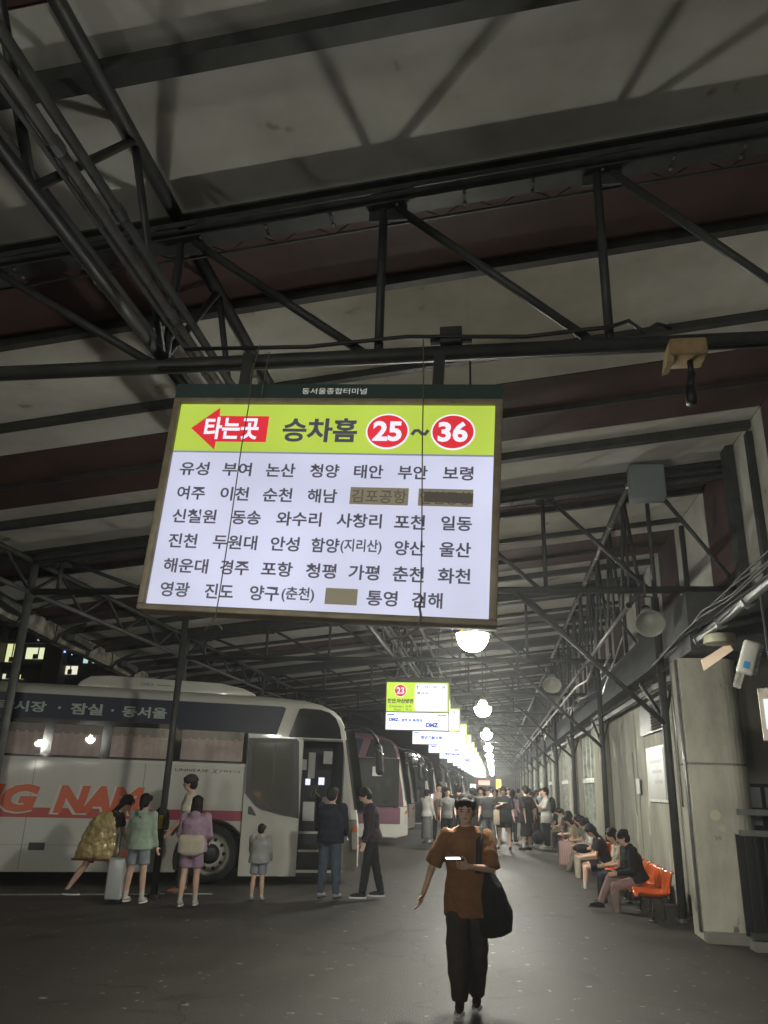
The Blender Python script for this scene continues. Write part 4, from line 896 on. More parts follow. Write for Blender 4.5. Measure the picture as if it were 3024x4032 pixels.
def person(label, loc, rz, H=1.7, vox=.018, lean=0, side=0, head=(0, 0), la=(0, 8, 10, 0), ra=(0, 8, 10, 0), ll=(0, 3, 0), rl=(0, 3, 0),
           top='tee', topc=None, bot='pants', botc=None, hair='short', hairc='hair', shoe=(.03, .03, .03), sock=None, sit=None, group=None, fat=1.0, long=False, skirt_z=.3, hands='relax', hatc=None, sole=True, turn=0):
    """local: forward -Y, left +X, heights in units of H. arm=(flex forward, abduct, elbow flex, inward twist), leg=(hip flex, abduct, knee flex)"""
    r = empty('person', loc, rad(rz), label=label, cat='person', group=group)
    q = H; near = vox < .013
    f = lambda a, b, c: V((a*q, b*q, c*q))
    # legs
    J = {}
    pel = V((0, 0, 0)); zs = []
    for sd, a in (('L', ll), ('R', rl)):
        sx = 1 if sd == 'L' else -1
        hip = pel+f(.052*sx, 0, -.01)
        A = RY(-a[1]*sx) @ RX(-a[0])
        kn = hip+A @ f(0, 0, -.245); B = RY(-a[1]*sx) @ RX(-a[0]+a[2])
        an = kn+B @ f(0, 0, -.238); ft = RY(-a[1]*sx*.3) @ (RX(-a[0]+a[2]) if a[2] > 25 and sit is None and abs(a[0]-a[2]) > 15 else RX(0))
        J['hip'+sd], J['kn'+sd], J['an'+sd] = hip, kn, an; J['ft'+sd] = ft; zs.append(min(an.z, (an+ft @ f(0, -.09, -.03)).z))
    base = -min(zs)+.04*q
    if sit is not None: base = sit
    for k in list(J):
        if not k.startswith('ft'): J[k] = J[k]+V((0, 0, base))
    pel = V((0, 0, base))
    # torso
    T = RY(side) @ RX(lean)
    wst = pel+T @ f(0, 0, .075); ch = pel+T @ f(0, 0, .2); T2 = RZ_(turn) @ RY(side) @ RX(lean*1.12); nk = ch+T2 @ f(0, 0, .1)
    TH_ = RZ_(head[1]) @ RX(lean*.6+head[0]); hd = nk+T2 @ f(0, 0, .018)+TH_ @ f(0, -.010, .070)
    X = T2 @ V((1, 0, 0)); Y = T2 @ V((0, 1, 0)); fw = fat
    for sd, a in (('L', la), ('R', ra)):
        sx = 1 if sd == 'L' else -1
        sh = ch+T2 @ f(.106*sx*fw, 0, .066)
        A = T2 @ RY(-a[1]*sx) @ RX(-a[0]) @ RZ_(-a[3]*sx)
        el = sh+A @ f(0, 0, -.175); B = A @ RX(-a[2]); wr_ = el+B @ f(0, 0, -.145)
        J['sh'+sd], J['el'+sd], J['wr'+sd] = sh, el, wr_; J['fa'+sd] = B
    # ---- body, one continuous mesh
    b = MB(); hx = TH_ @ V((1, 0, 0)); hy = TH_ @ V((0, 1, 0)); hz = TH_ @ V((0, 0, 1))
    b.ell(hd+hz*.008*q, .047*q, .058*q, .063*q, TH_, 20, 14); b.ell(hd+TH_ @ f(0, -.017, -.028), .036*q, .039*q, .041*q, TH_, 16, 10)
    b.ell(hd+TH_ @ f(0, -.061, -.006), .0075*q, .010*q, .013*q, TH_, 10, 8); b.ell(hd+TH_ @ f(0, -.052, .012), .028*q, .008*q, .006*q, TH_, 10, 6)
    b.ell(hd+TH_ @ f(0, -.047, -.036), .012*q, .008*q, .005*q, TH_, 10, 6)
    for sx in (-1, 1): b.ell(hd+TH_ @ f(.047*sx, .004, -.002), .005*q, .011*q, .017*q, TH_, 8, 6)
    b.tube(nk-T2 @ f(0, 0, .025), hd+TH_ @ f(0, .006, -.04), .033*q, .028*q, 14)
    b.loft([(nk+T2 @ f(0, 0, -.0), .04*q, .035*q, X, Y), (ch+T2 @ f(0, 0, .075), .105*q*fw, .045*q*fw, X, Y), (ch, .085*q*fw, .055*q*fw, X, Y), (wst, .068*q*fw, .05*q*fw, X, Y), (pel+T @ f(0, 0, .02), .085*q*fw, .06*q*fw, X, Y), (pel+T @ f(0, 0, -.03), .08*q*fw, .055*q*fw, X, Y)], 18)
    for sd in 'LR':
        sh, el, wr_ = J['sh'+sd], J['el'+sd], J['wr'+sd]
        b.cap(sh, el, .024*q*fw, .021*q*fw); b.cap(el, wr_, .0205*q*fw, .0135*q)
        b.cap(J['hip'+sd]+V((0, 0, .0)), J['kn'+sd], .047*q*fw, .031*q*fw); mid = J['kn'+sd].lerp(J['an'+sd], .3)+V((0, .006*q, 0)); b.cap(J['kn'+sd], mid, .03*q, .031*q*fw); b.cap(mid, J['an'+sd], .031*q*fw, .019*q)
        ft = J['ft'+sd]; b.cap(J['an'+sd]+ft @ f(0, .012, -.02), J['an'+sd]+ft @ f(0, -.085, -.027), .017*q, .013*q)
        # hand
        B = J['fa'+sd]; sx = 1 if sd == 'L' else -1
        # hand frame: down = -z of B, palm faces inward / up when phone
        cu = 35 if hands == 'relax' else 55
        Hm = B @ RZ_(90*sx if hands == 'relax' else 180*0)
        p0 = wr_; P = lambda a, b_, c: p0+Hm @ f(a*sx if 0 else a, b_, c)
        b.loft([(P(0, 0, 0), .013*q, .010*q, Hm @ V((1, 0, 0)), Hm @ V((0, 1, 0))), (P(0, 0, -.02), .021*q, .0095*q, Hm @ V((1, 0, 0)), Hm @ V((0, 1, 0))), (P(0, 0, -.05), .0225*q, .0085*q, Hm @ V((1, 0, 0)), Hm @ V((0, 1, 0))), (P(0, 0, -.058), .019*q, .006*q, Hm @ V((1, 0, 0)), Hm @ V((0, 1, 0)))], 12)
        for i, (fx_, L_) in enumerate(((-.0165, .040), (-.0055, .046), (.0055, .043), (.0165, .034))):
            p = P(fx_, 0, -.052); a0 = cu*.35; rr = .0052*q
            for s_ in range(3):
                nx = p+Hm @ (RX(-a0-s_*cu*.55) @ V((0, 0, -L_*q*(.42, .32, .26)[s_]))); b.cap(p, nx, rr*(1-.1*s_), rr*(.9-.1*s_), 8); p = nx
        tx_ = (-1 if sd == 'L' else 1)*(1 if hands == 'relax' else 1)
        p = P(.017*tx_, -.004, -.015); nx = P(.033*tx_, -.018, -.035); b.cap(p, nx, .0075*q, .006*q, 8); b.cap(nx, P(.034*tx_, -.026, -.055), .006*q, .0048*q, 8)
    solid(b, 'body', M['skin'], r, vox*.75 if not near else vox*.62, 2)
    # ---- face
    if vox < .016:
        for sx in (-1, 1):
            MB().ell(hd+TH_ @ f(.0175*sx, -.0525, .002), .0085*q, .004*q, .0035*q, TH_, 10, 6).obj('eye', M['eye'], r, smooth=True)
            MB().ell(hd+TH_ @ f(.0175*sx, -.055, .0135), .0125*q, .004*q, .0025*q, TH_, 10, 6).obj('eyebrow', M['hair'], r, smooth=True)
        MB().ell(hd+TH_ @ f(0, -.057, -.032), .0115*q, .004*q, .0042*q, TH_, 10, 6).obj('mouth', M['lip'], r, smooth=True)
    # ---- hair
    hm = M[hairc]; hb = MB()
    def hp(a, b_, c): return hd+TH_ @ f(a, b_, c)
    hb.ell(hp(0, .010, .022), .056*q, .061*q, .060*q, TH_, 18, 12); hb.ell(hp(0, .024, -.006), .0535*q, .047*q, .056*q, TH_, 16, 10)
    if hair in ('short', 'bangs'):
        for sx in (-1, 1): hb.ell(hp(.043*sx, -.014, .03), .015*q, .032*q, .03*q, TH_, 10, 8)
        hb.ell(hp(0, -.042, .046), .040*q, .02*q, .02*q, TH_, 12, 8)
        if hair == 'bangs':
            for sx in (-1, -.45, .45, 1): hb.cap(hp(.03*sx, -.045, .045), hp(.037*sx, -.053, .024), .011*q, .004*q, 8)
    if hair in ('long', 'pony', 'bun', 'curly'):
        for sx in (-1, 1): hb.ell(hp(.040*sx, -.022, .032), .017*q, .034*q, .032*q, TH_, 10, 8)
    if hair == 'long':
        rg = []
        for t in range(7):
            u = t/6; c = hp(0, .03, .0).lerp(nk+T2 @ f(0, .068, -.17), u); rg.append((c, (.05-.012*u)*q, (.026-.008*u)*q, X, Y))
        hb.loft(rg, 14)
        for sx in (-1, 1): hb.cap(hp(.045*sx, .002, .0), nk+T2 @ f(.052*sx, .02, -.05), .014*q, .011*q, 8)
    if hair == 'pony': hb.path([hp(0, .05, .03), hp(0, .075, .02), hp(0, .078, -.03), nk+T2 @ f(0, .06, -.03), nk+T2 @ f(0, .06, -.13)], [.016*q, .02*q, .021*q, .018*q, .008*q], 10)
    if hair == 'bun': hb.ell(hp(0, .055, .04), .025*q, .025*q, .025*q, None, 12, 8)
    if hair == 'curly':
        random.seed(int(loc[0]*10)); 
        for i in range(26):
            a, z = random.uniform(0, 2*PI), random.uniform(-.07, .05); rr = .055 if z > -.02 else .05
            if math.sin(a) < -.3 and z < .03: continue
            hb.ell(hp(rr*math.cos(a), rr*math.sin(a)+.01, z), .017*q, .017*q, .02*q, None, 8, 6)
    solid(hb, 'hair', hm, r, vox*.7, 1, wr=.004*q if near else 0, wsc=.02)
    if hair == 'cap' or hatc:
        cb = MB(); cb.ell(hp(0, .008, .03), .063*q, .069*q, .055*q, TH_, 18, 12)
        dirn = 1 if hatc == 'back' else -1
        c = hp(0, .075*dirn, .022); cb.loft([(hp(0, .05*dirn, .028), .045*q, .035*q, TH_ @ V((1, 0, 0)), TH_ @ V((0, 1, 0))), (hp(0, .05*dirn, .020), .045*q, .035*q, TH_ @ V((1, 0, 0)), TH_ @ V((0, 1, 0)))], 16)
        solid(cb, 'cap', C_('cap_cloth', (.06, .055, .045)), r, vox*.6, 1, cuts=[(hp(0, 0, .012), -(TH_ @ V((0, 0, 1))))])
    # ---- top
    tc_ = topc or C_('black_tee', (.02, .02, .022)); g = MB(); ez = 1.13 if fat >= 1 else 1.1
    loose = {'tee': 1.2, 'big': 1.26, 'sweat': 1.3, 'hood': 1.35, 'fit': 1.08, 'dress': 1.15, 'jacket': 1.32}[top]
    hemz = {'tee': -.05, 'big': -.12, 'sweat': -.05, 'hood': -.06, 'fit': .0, 'dress': -.02, 'jacket': -.05}[top]
    hc = pel+T @ f(0, 0, hemz) if sit is None else pel+T @ f(0, .0, -.01)
    g.loft([(nk+T2 @ f(0, .004, .0), .046*q, .043*q, X, Y), (nk+T2 @ f(0, .002, -.012), .075*q*fw, .048*q, X, Y), (ch+T2 @ f(0, 0, .072), .116*q*fw, .058*q*fw, X, Y), (ch+T2 @ f(0, 0, .045), .12*q*fw, .064*q*fw, X, Y), (ch, .096*q*loose*fw, .066*q*loose*fw, X, Y), (wst, .085*q*loose*fw, .062*q*loose*fw, X, Y), (pel+T @ f(0, 0, .02), .096*q*max(loose, 1.12)*fw, .076*q*loose*fw, X, Y), (hc, .1*q*max(loose, 1.12)*fw, .084*q*loose*fw, T @ V((1, 0, 0)), T @ V((0, 1, 0)))], 22)
    full = top in ('sweat', 'hood', 'jacket') or long
    for sd in 'LR':
        sh, el, wr_ = J['sh'+sd], J['el'+sd], J['wr'+sd]; k = {'big': 1.5, 'tee': 1.25, 'fit': 1.02, 'dress': 1.1}.get(top, 1.4)
        if full: g.cap(sh, el, .036*q*fw*min(k, 1.25), .034*q*fw); g.cap(el, el.lerp(wr_, .88), .034*q*fw, .026*q)
        elif top != 'fit': 
            e2 = sh.lerp(el, 1.0 if top == 'big' else .72); x_, y_, d_ = basis(e2-sh)
            g.loft([(sh-d_*.018*q, .022*q*fw, .022*q*fw, x_, y_), (sh, .033*q*fw, .033*q*fw, x_, y_), (sh.lerp(e2, .5), .031*q*k*fw, .031*q*k*fw, x_, y_), (e2, .0315*q*k*fw, .0315*q*k*fw, x_, y_)], 16)
        else: g.cap(sh, sh.lerp(el, .3), .032*q, .028*q)
    if top == 'hood': g.ell(nk+T2 @ f(0, .05, -.02), .06*q, .035*q, .045*q, T2, 12, 8)
    if top == 'jacket': g.ell(nk+T2 @ f(0, .01, .005), .05*q, .045*q, .025*q, T2, 12, 8)
    solid(g, {'tee': 't_shirt', 'big': 't_shirt', 'sweat': 'sweatshirt', 'hood': 'hoodie', 'fit': 'top', 'dress': 'bodice', 'jacket': 'jacket'}[top], tc_, r, vox, 2, wr=(.013 if near or vox < .016 else .009)*q, wsc=.085*q/1.7)
    # ---- bottom
    bc = botc or C_('black_trousers', (.022, .022, .024)); g = MB()
    if bot in ('pants', 'shorts', 'baggy', 'jeans'):
        kk = {'pants': 1.12, 'jeans': 1.1, 'shorts': 1.25, 'baggy': 1.6}[bot]
        tk = .8 if top == 'big' else 1
        g.loft([(pel+T @ f(0, 0, .05), .078*q*fw*tk, .057*q*fw*tk, X, Y), (pel+T @ f(0, 0, .0), .092*q*fw*tk, .064*q*fw*tk, X, Y), (pel+T @ f(0, 0, -.035), .09*q*fw, .062*q*fw, X, Y)], 18)
        for sd in 'LR':
            hp_, kn, an = J['hip'+sd], J['kn'+sd], J['an'+sd]
            if bot == 'shorts':
                e2 = hp_.lerp(kn, .78); x_, y_, d_ = basis(e2-hp_); g.loft([(hp_-d_*.02*q, .045*q*fw, .045*q, x_, y_), (hp_, .055*q*fw, .055*q, x_, y_), (e2, .047*q*kk*fw, .045*q*kk*fw, x_, y_)], 16)
            else:
                x_, y_, d_ = basis(kn-hp_); g.loft([(hp_-d_*.01*q, .046*q*fw*tk, .046*q*fw*tk, x_, y_), (hp_.lerp(kn, .25), .053*q*fw*(tk if top == 'big' else 1), .053*q*fw*(tk if top == 'big' else 1), x_, y_), (hp_.lerp(kn, .5), .05*q*(1+(kk-1)*.4)*fw, .05*q*(1+(kk-1)*.4)*fw, x_, y_), (kn, .037*q*kk*fw, .037*q*kk*fw, x_, y_)], 16); g.cap(kn, kn.lerp(an, .5), .039*q*kk*fw, .036*q*kk*fw); x_, y_, d_ = basis(an-kn)
                g.loft([(kn.lerp(an, .4), .036*q*kk*fw, .036*q*kk*fw, x_, y_), (kn.lerp(an, 1.02), .029*q*min(kk, 1.35), .031*q*min(kk, 1.35), x_, y_)], 14)
        nm = 'shorts' if bot == 'shorts' else 'trousers'
    else:   # skirts and dresses
        zf = skirt_z*q; hL, hR = J['hipL'], J['hipR']; 
        if sit is None:
            g.loft([(wst, .07*q*fw, .052*q*fw, X, Y), (pel, .098*q*fw, .07*q*fw, V((1, 0, 0)), V((0, 1, 0))), (V((pel.x, pel.y, (pel.z+zf)/2)), .105*q*fw, .078*q*fw, V((1, 0, 0)), V((0, 1, 0))), (V((pel.x, pel.y, zf)), .115*q*fw, .088*q*fw, V((1, 0, 0)), V((0, 1, 0)))], 20)
        else:
            km = (J['knL']+J['knR'])/2; g.cap(pel, km, .085*q, .07*q); g.loft([(pel, .1*q, .07*q, V((1, 0, 0)), V((0, 0, 1))), (pel.lerp(km, .9), .1*q, .055*q, V((1, 0, 0)), V((0, 0, 1)))], 18)
        nm = 'skirt'
    solid(g, nm, bc, r, vox, 2, wr=.011*q, wsc=.1*q/1.7)
    # ---- socks and shoes
    for sd in 'LR':
        an, kn, ft = J['an'+sd], J['kn'+sd], J['ft'+sd]
        if sock: MB().cap(an+(kn-an)*.28, an+ft @ f(0, 0, -.005), .0245*q, .0215*q).obj('sock', C_('white_sock', (.55, .54, .5)) if sock == 1 else C_('black_sock', (.03, .03, .03)), r, smooth=True)
        g = MB(); g.cap(an+ft @ f(0, .014, -.016), an+ft @ f(0, -.06, -.022), .0235*q, .021*q, 14); g.cap(an+ft @ f(0, -.05, -.022), an+ft @ f(0, -.098, -.026), .023*q, .014*q, 12)
        so = solid(g, 'shoe', C_('shoe_%d_%d_%d' % tuple(int(x*100) for x in shoe), shoe), r, max(.008, vox*.6), 1, cuts=[(an+ft @ f(0, 0, -.038), ft @ V((0, 0, -1)))])
        if sole:
            g = MB(); c = an+ft @ f(0, -.042, -.038); u = ft @ V((1, 0, 0)); w2 = ft @ V((0, 1, 0)); z = ft @ V((0, 0, 1))
            g.loft([(c+z*.002*q, .026*q, .083*q, u, w2), (c-z*.010*q, .027*q, .084*q, u, w2)], 18); g.obj('sole', M['sole'] if sole == 'w' else M['black'], so)
            so.children[0].matrix_parent_inverse = Matrix()
    r['_j'] = 0; del r['_j']
    J.update(nk=nk, ch=ch, hd=hd, pel=pel, wst=wst, T2=T2)
    return r, J
def W_(r, p):   # local joint to world
    return Matrix.Rotation(r.rotation_euler.z, 3, 'Z') @ V(p)+V(r.location)
def held(r, J, name, lab, cat, side='L', build=None, off=(0, 0, 0)):
    p = W_(r, J['wr'+side]+J['fa'+side] @ V((0, 0, -.085)))+V(off)
    o = empty(name, p, r.rotation_euler.z, label=lab, cat=cat); build(o); return o
def phone(o, tilt=55, glow=True, gap=0):
    Mx = RX(tilt)
    MB().box((0, -.0, .0), (.075, .009, .15), Mx).obj('case', M['black'], o)
    MB().box(Mx @ V((0, .0052, 0)), (.068, .001, .14), Mx).obj('screen', emat('phone_screen', (.8, .85, 1), 1.6) if 'phone_screen' not in M else M['phone_screen'], o)
M['phone_screen'] = emat('phone_screen', (.85, .88, 1), 4)
blk = C_('black_cloth', (.018, .018, .02)); wht = C_('white_cloth', (.5, .5, .46), .85); dk = C_('charcoal_cloth', (.045, .045, .048)); den = C_('blue_denim', (.07, .09, .12)); lden = C_('pale_denim', (.25, .28, .31))
gry = C_('grey_cloth', (.16, .16, .155)); bei = C_('beige_cloth', (.42, .38, .29)); kha = C_('khaki_cloth', (.22, .19, .14)); nvy = C_('navy_cloth', (.018, .02, .035)); lil = C_('lilac_cloth', (.36, .25, .33)); mint = C_('mint_cloth', (.33, .42, .33), .85); pnk = C_('dusty_pink_cloth', (.3, .2, .18)); ora = C_('rust_tee', (.22, .105, .045), .8)
brn = C_('dark_brown_trousers', (.05, .042, .036))
# walking man
r, J = person('young man in a rust brown t-shirt walking towards the camera looking at his phone', (-.25, 7.45, 0), 0, 1.7, .0115, lean=3, head=(13, -3), la=(22, 10, 92, 48), ra=(2, 25, 24, 14), ll=(-6, -1, 8), rl=(16, -2, 20), top='big', topc=ora, bot='baggy', botc=brn, hair='bangs', shoe=(.05, .03, .02), sole='w', fat=.95, hands='relax')
p = W_(r, J['wrL']+J['fa'+'L'] @ V((0, -.02, -.1)))
ph = empty('phone', p+V((-.03, -.02, .03)), 0, label='glowing phone held up in the walking man\'s hand', cat='phone')
Mx = RX(97) @ RY(14)
MB().box((-.02, 0, 0), (.13, .009, .07), Mx).obj('case', M['black'], ph); MB().box(Mx @ V((-.02, .006, 0)), (.12, .003, .064), Mx).obj('screen', M['phone_screen'], ph)
bg_ = empty('shoulder_bag', W_(r, V((0, 0, 0))), 0, label='large black bag hanging from the walking man\'s shoulder', cat='bag')
shp = J['shL']; b = MB()
bx = shp.x+.07
b.loft([(V((bx-.03, .0, .58)), .08, .08, V((1, 0, 0)), V((0, 1, 0))), (V((bx-.01, .0, .63)), .15, .11, V((1, 0, 0)), V((0, 1, 0))), (V((bx-.03, .0, .8)), .175, .13, V((1, 0, 0)), V((0, 1, 0))), (V((bx-.07, .0, .98)), .135, .12, V((1, 0, 0)), V((0, 1, 0))), (V((bx-.1, .02, 1.12)), .075, .08, V((1, 0, 0)), V((0, 1, 0))), (V((bx-.11, .01, 1.17)), .03, .05, V((1, 0, 0)), V((0, 1, 0)))], 20)
solid(b, 'sack', C_('bag_nylon', (.014, .014, .016)), bg_, .013, 2, wr=.03, wsc=.12)
b = MB(); 
for yy_ in (-.0,):
    b.loft([(V((bx-.14, -.13, 1.08)), .024, .004, V((1, 0, 0)), V((0, 1, 0))), (V((bx-.135, -.15, 1.2)), .024, .004, V((1, 0, 0)), V((0, 1, 0))), (V((bx-.13, -.125, 1.32)), .024, .004, V((1, 0, 0)), V((0, 1, 0))), (V((bx-.12, -.06, 1.43)), .024, .004, V((1, 0, 0)), V((0, .6, .8))), (V((bx-.12, .02, 1.45)), .024, .004, V((1, 0, 0)), V((0, 0, 1))), (V((bx-.09, .09, 1.38)), .021, .004, V((1, 0, 0)), V((0, 1, 0))), (V((bx-.1, .1, 1.15)), .021, .004, V((1, 0, 0)), V((0, 1, 0)))], 8)
b.obj('strap', C_('bag_strap', (.03, .03, .03)), bg_, smooth=True)
MB().path([(bx+.1, .0, .78), (bx+.13, -.01, .7), (bx+.125, -.01, .63)], .004, 5).obj('drawcord', M['black'], bg_)
# by the coach door
r, J = person('man in a navy sweatshirt and jeans standing at the open coach door', (-2.66, 13.38, 0), 165, 1.68, .0145, head=(-6, 0), la=(18, 6, 40, 30), ra=(15, 6, 45, 30), ll=(0, 3, 3), rl=(3, 3, 3), top='sweat', topc=nvy, bot='jeans', botc=den, shoe=(.3, .29, .26), fat=1.1)
r, J = person('man in a dark shirt and black trousers by the coach nose', (-2.02, 13.72, 0), -78, 1.72, .0145, lean=6, head=(32, 0), la=(8, 8, 18, 0), ra=(8, 8, 18, 0), ll=(12, 2, 4), rl=(-10, 2, 4), top='tee', topc=C_('aubergine_shirt', (.045, .03, .04)), bot='pants', botc=blk, shoe=(.03, .03, .035), sole='w', long=True, fat=1.02)
r, J = person('small child in a grey hooded top and shorts facing the coach', (-3.68, 12.85, 0), 175, 1.1, .012, head=(2, 0), la=(10, 6, 30, 10), ra=(10, 6, 30, 10), top='hood', topc=C_('grey_hoodie', (.3, .31, .29), .85), bot='shorts', botc=C_('grey_shorts', (.25, .27, .3)), shoe=(.25, .25, .25), sock=1, fat=1.15)
r, J = person('man in a beige t-shirt and patterned cap beside the slim pole', (-5.02, 13.15, 0), -78, 1.79, .0145, head=(8, 0), la=(10, 5, 30, 0), ra=(10, 10, 30, 0), top='tee', topc=C_('sand_tee', (.48, .45, .38), .85), bot='pants', botc=C_('olive_trousers', (.05, .05, .04)), hatc='back', shoe=(.35, .16, .1), fat=1.02)
r, J = person('girl with long black hair in a lilac hoodie and shorts', (-4.45, 11.95, 0), 188, 1.5, .0135, head=(0, 8), la=(8, 12, 60, 20), ra=(8, 12, 60, 20), ll=(-4, 1, 6), rl=(8, 1, 4), top='hood', topc=lil, bot='shorts', botc=C_('lilac_shorts', (.3, .2, .28)), hair='long', shoe=(.5, .45, .4), sole='w', sock=1, fat=1.05)
wbg = empty('waist_bag', W_(r, J['pel']+V((0, .14, .03))), r.rotation_euler.z, 'cream cross-body bag on the lilac girl\'s back', 'bag')
b = MB(); b.loft([(V((0, 0, -.16)), .1, .03, V((1, 0, 0)), V((0, 1, 0))), (V((0, 0, -.12)), .19, .05, V((1, 0, 0)), V((0, 1, 0))), (V((0, 0, .06)), .2, .055, V((1, 0, 0)), V((0, 1, 0))), (V((0, 0, .12)), .17, .03, V((1, 0, 0)), V((0, 1, 0)))], 20)
solid(b, 'pouch', C_('cream_canvas', (.48, .43, .34), .85), wbg, .012, 2, wr=.015)
r, J = person('girl with a black ponytail in a mint hooded jacket and pale denim shorts', (-5.3, 12.0, 0), 178, 1.5, .0135, head=(-2, -6), la=(2, 8, 22, 0), ra=(2, 8, 22, 0), ll=(2, 5, 2), rl=(-2, 5, 2), top='hood', topc=mint, bot='shorts', botc=lden, hair='pony', shoe=(.5, .45, .42), sole='w', sock=1)
pb = empty('hand_bag', W_(r, J['wrL']+V((.03, 0, -.17))), r.rotation_euler.z, 'small coral pouch dangling from the mint girl\'s hand', 'bag')
bevel(MB().prism([(-.1, -.13), (.09, -.14), (.07, .1), (-.07, .12)], 'y', -.025, .025).obj('pouch', C_('coral_cloth', (.6, .2, .17), .85), pb), .015); MB().path([(-.05, 0, .1), (-.02, 0, .2), (.04, 0, .1)], .006, 6).obj('handle', C_('coral_cloth', (.6, .2, .17)), pb)
r, J = person('woman in black leaning forward under a big yellow bag', (-6.02, 12.2, 0), 100, 1.6, .014, lean=26, head=(20, 0), la=(40, 8, 30, 20), ra=(10, 8, 60, 0), ll=(26, 4, 12), rl=(-26, 4, 6), top='tee', topc=blk, bot='shorts', botc=C_('plum_shorts', (.1, .05, .06)), hair='long', shoe=(.05, .05, .05), sole='w', fat=1.0)
yb = empty('shopping_bag', W_(r, J['ch']+V((-.2, .16, -.18))), rad(8), 'large shiny yellow shopping bag carried over the leaning woman\'s shoulder', 'bag')
b = MB(); b.loft([(V((0, 0, -.36)), .3, .12, V((1, 0, 0)), V((0, 1, 0))), (V((0, 0, -.3)), .3, .14, V((1, 0, 0)), V((0, 1, 0))), (V((.04, 0, 0)), .24, .13, V((1, 0, 0)), V((0, 1, 0))), (V((.08, 0, .22)), .17, .08, V((1, 0, 0)), V((0, 1, 0))), (V((.1, 0, .3)), .08, .03, V((1, 0, 0)), V((0, 1, 0)))], 24)
ym = mat('yellow_film', (.44, .35, .15), .22, col2=(.27, .21, .1), scale=5, coat=.5, bump=.6, bscale=12)
solid(b, 'sack', ym, yb, .015, 1, wr=.06, wsc=.09); MB().bb(-.3, .3, -.12, .12, -.385, -.36).obj('bottom_trim', C_('maroon_trim', (.16, .04, .04)), yb)
sc = empty('suitcase', (-5.62, 12.08, 0), rad(100), 'silver upright suitcase standing between the leaning woman and the mint girl', 'suitcase')
bevel(MB().bb(-.2, .2, -.12, .12, .06, .62).obj('shell', mat('silver_shell', (.38, .4, .4), .35, coat=.4), sc), .03, 3)
for i in range(6): MB().bb(-.15+.055*i, -.13+.055*i, -.126, -.119, .1, .58).obj('rib', M['rim'], sc)
for x in (-.15, .15): MB().tube((x, -.1, .03), (x, -.07, .03), .03, n=12).obj('wheel', M['black'], sc); MB().tube((x, .07, .03), (x, .1, .03), .03, n=12).obj('wheel', M['black'], sc)
b = MB(); b.path([(-.08, .06, .6), (-.08, .06, .95), (.08, .06, .95), (.08, .06, .6)], .01, 6); b.obj('pull_handle', M['chrome'], sc)
bk = empty('backpack', (-5.38, 13.0, .98), rad(80), 'dark backpack worn by the man with the cap near the slim pole', 'bag')
b = MB(); b.ell((0, .05, .1), .17, .12, .26); solid(b, 'sack', blk, bk, .015, 2, wr=.03); MB().path([(-.1, -.05, .3), (-.1, -.14, .2), (-.1, -.05, -.05)], .012, 6).obj('strap', blk, bk)
# standing group in the middle distance
V1 = .022
r, J = person('woman in a white blouse and long grey skirt holding up a phone', (-2.2, 26.9, 0), 150, 1.62, V1, la=(60, 6, 70, 10), ra=(5, 8, 20, 0), top='tee', topc=wht, bot='skirt', botc=gry, hair='bun', long=True, skirt_z=.1, shoe=(.5, .5, .48))
ph = empty('phone', W_(r, J['wrL']+V((0, -.08, .08))), r.rotation_euler.z, 'bright phone held up by the woman in the long grey skirt', 'phone'); phone(ph, 10)
person('man in a pale pink shirt and dark trousers behind the woman in the grey skirt', (-1.86, 27.7, 0), 20, 1.82, V1, head=(5, 0), topc=C_('pale_pink_cloth', (.45, .3, .29)), botc=dk, ra=(5, 8, 50, 20))
person('woman in a short cream dress with long black hair', (-1.62, 27.0, 0), 165, 1.62, V1, top='dress', topc=bei, bot='skirt', botc=bei, hair='long', skirt_z=.3, shoe=(.4, .36, .3), sole=False)
r, J = person('man in black seen from behind, over the walking man\'s shoulder', (-1.12, 26.2, 0), 190, 1.8, V1, la=(20, 8, 90, 20), ra=(10, 8, 60, 20), topc=blk, botc=blk, fat=1.12)
ph = empty('phone', W_(r, J['wrL']+V((.04, -.05, .04))), 0, 'lit phone beside the man in black seen from behind', 'phone'); phone(ph, 60)
person('woman with curly hair in a long black dress directly behind the walking man', (-.66, 25.8, 0), -150, 1.72, V1, top='dress', topc=blk, bot='skirt', botc=blk, hair='curly', skirt_z=.17, la=(10, 6, 50, 20), ra=(10, 6, 50, 20))
person('man with a cap in a dark shirt and grey jeans facing the camera', (-.2, 25.6, 0), 8, 1.76, V1, topc=dk, botc=C_('washed_jeans', (.16, .16, .15)), bot='jeans', la=(4, 10, 20, 10), ra=(4, 10, 18, 0), ll=(0, 7, 0), rl=(0, 7, 0), hatc='front', shoe=(.35, .34, .32), fat=1.08)
r, J = person('person in a black t-shirt with white chest print and shorts', (.28, 25.45, 0), -6, 1.8, V1, head=(22, 0), la=(4, 10, 12, 0), ra=(30, 8, 90, 40), top='big', topc=blk, bot='shorts', botc=blk, ll=(0, 5, 0), rl=(0, 5, 0), shoe=(.02, .02, .02), fat=1.1)
MB().path([(-.15, -.205, 1.365), (-.06, -.215, 1.345), (.02, -.215, 1.352), (.15, -.2, 1.362)], [.014, .02, .016, .006], 6).obj('chest_print', M['paper'], r, smooth=True)
tb = empty('tote_bag', (.06, 25.3, .75), 0, 'pale paper bag hanging beside the person with the chest print', 'bag'); bevel(MB().bb(-.09, .09, -.05, .05, -.02, .4).obj('sack', C_('kraft', (.4, .32, .24)), tb), .01); MB().path([(-.05, 0, .4), (0, 0, .5), (.05, 0, .4)], .006, 5).obj('handle', C_('kraft', (.4, .32, .24)), tb)
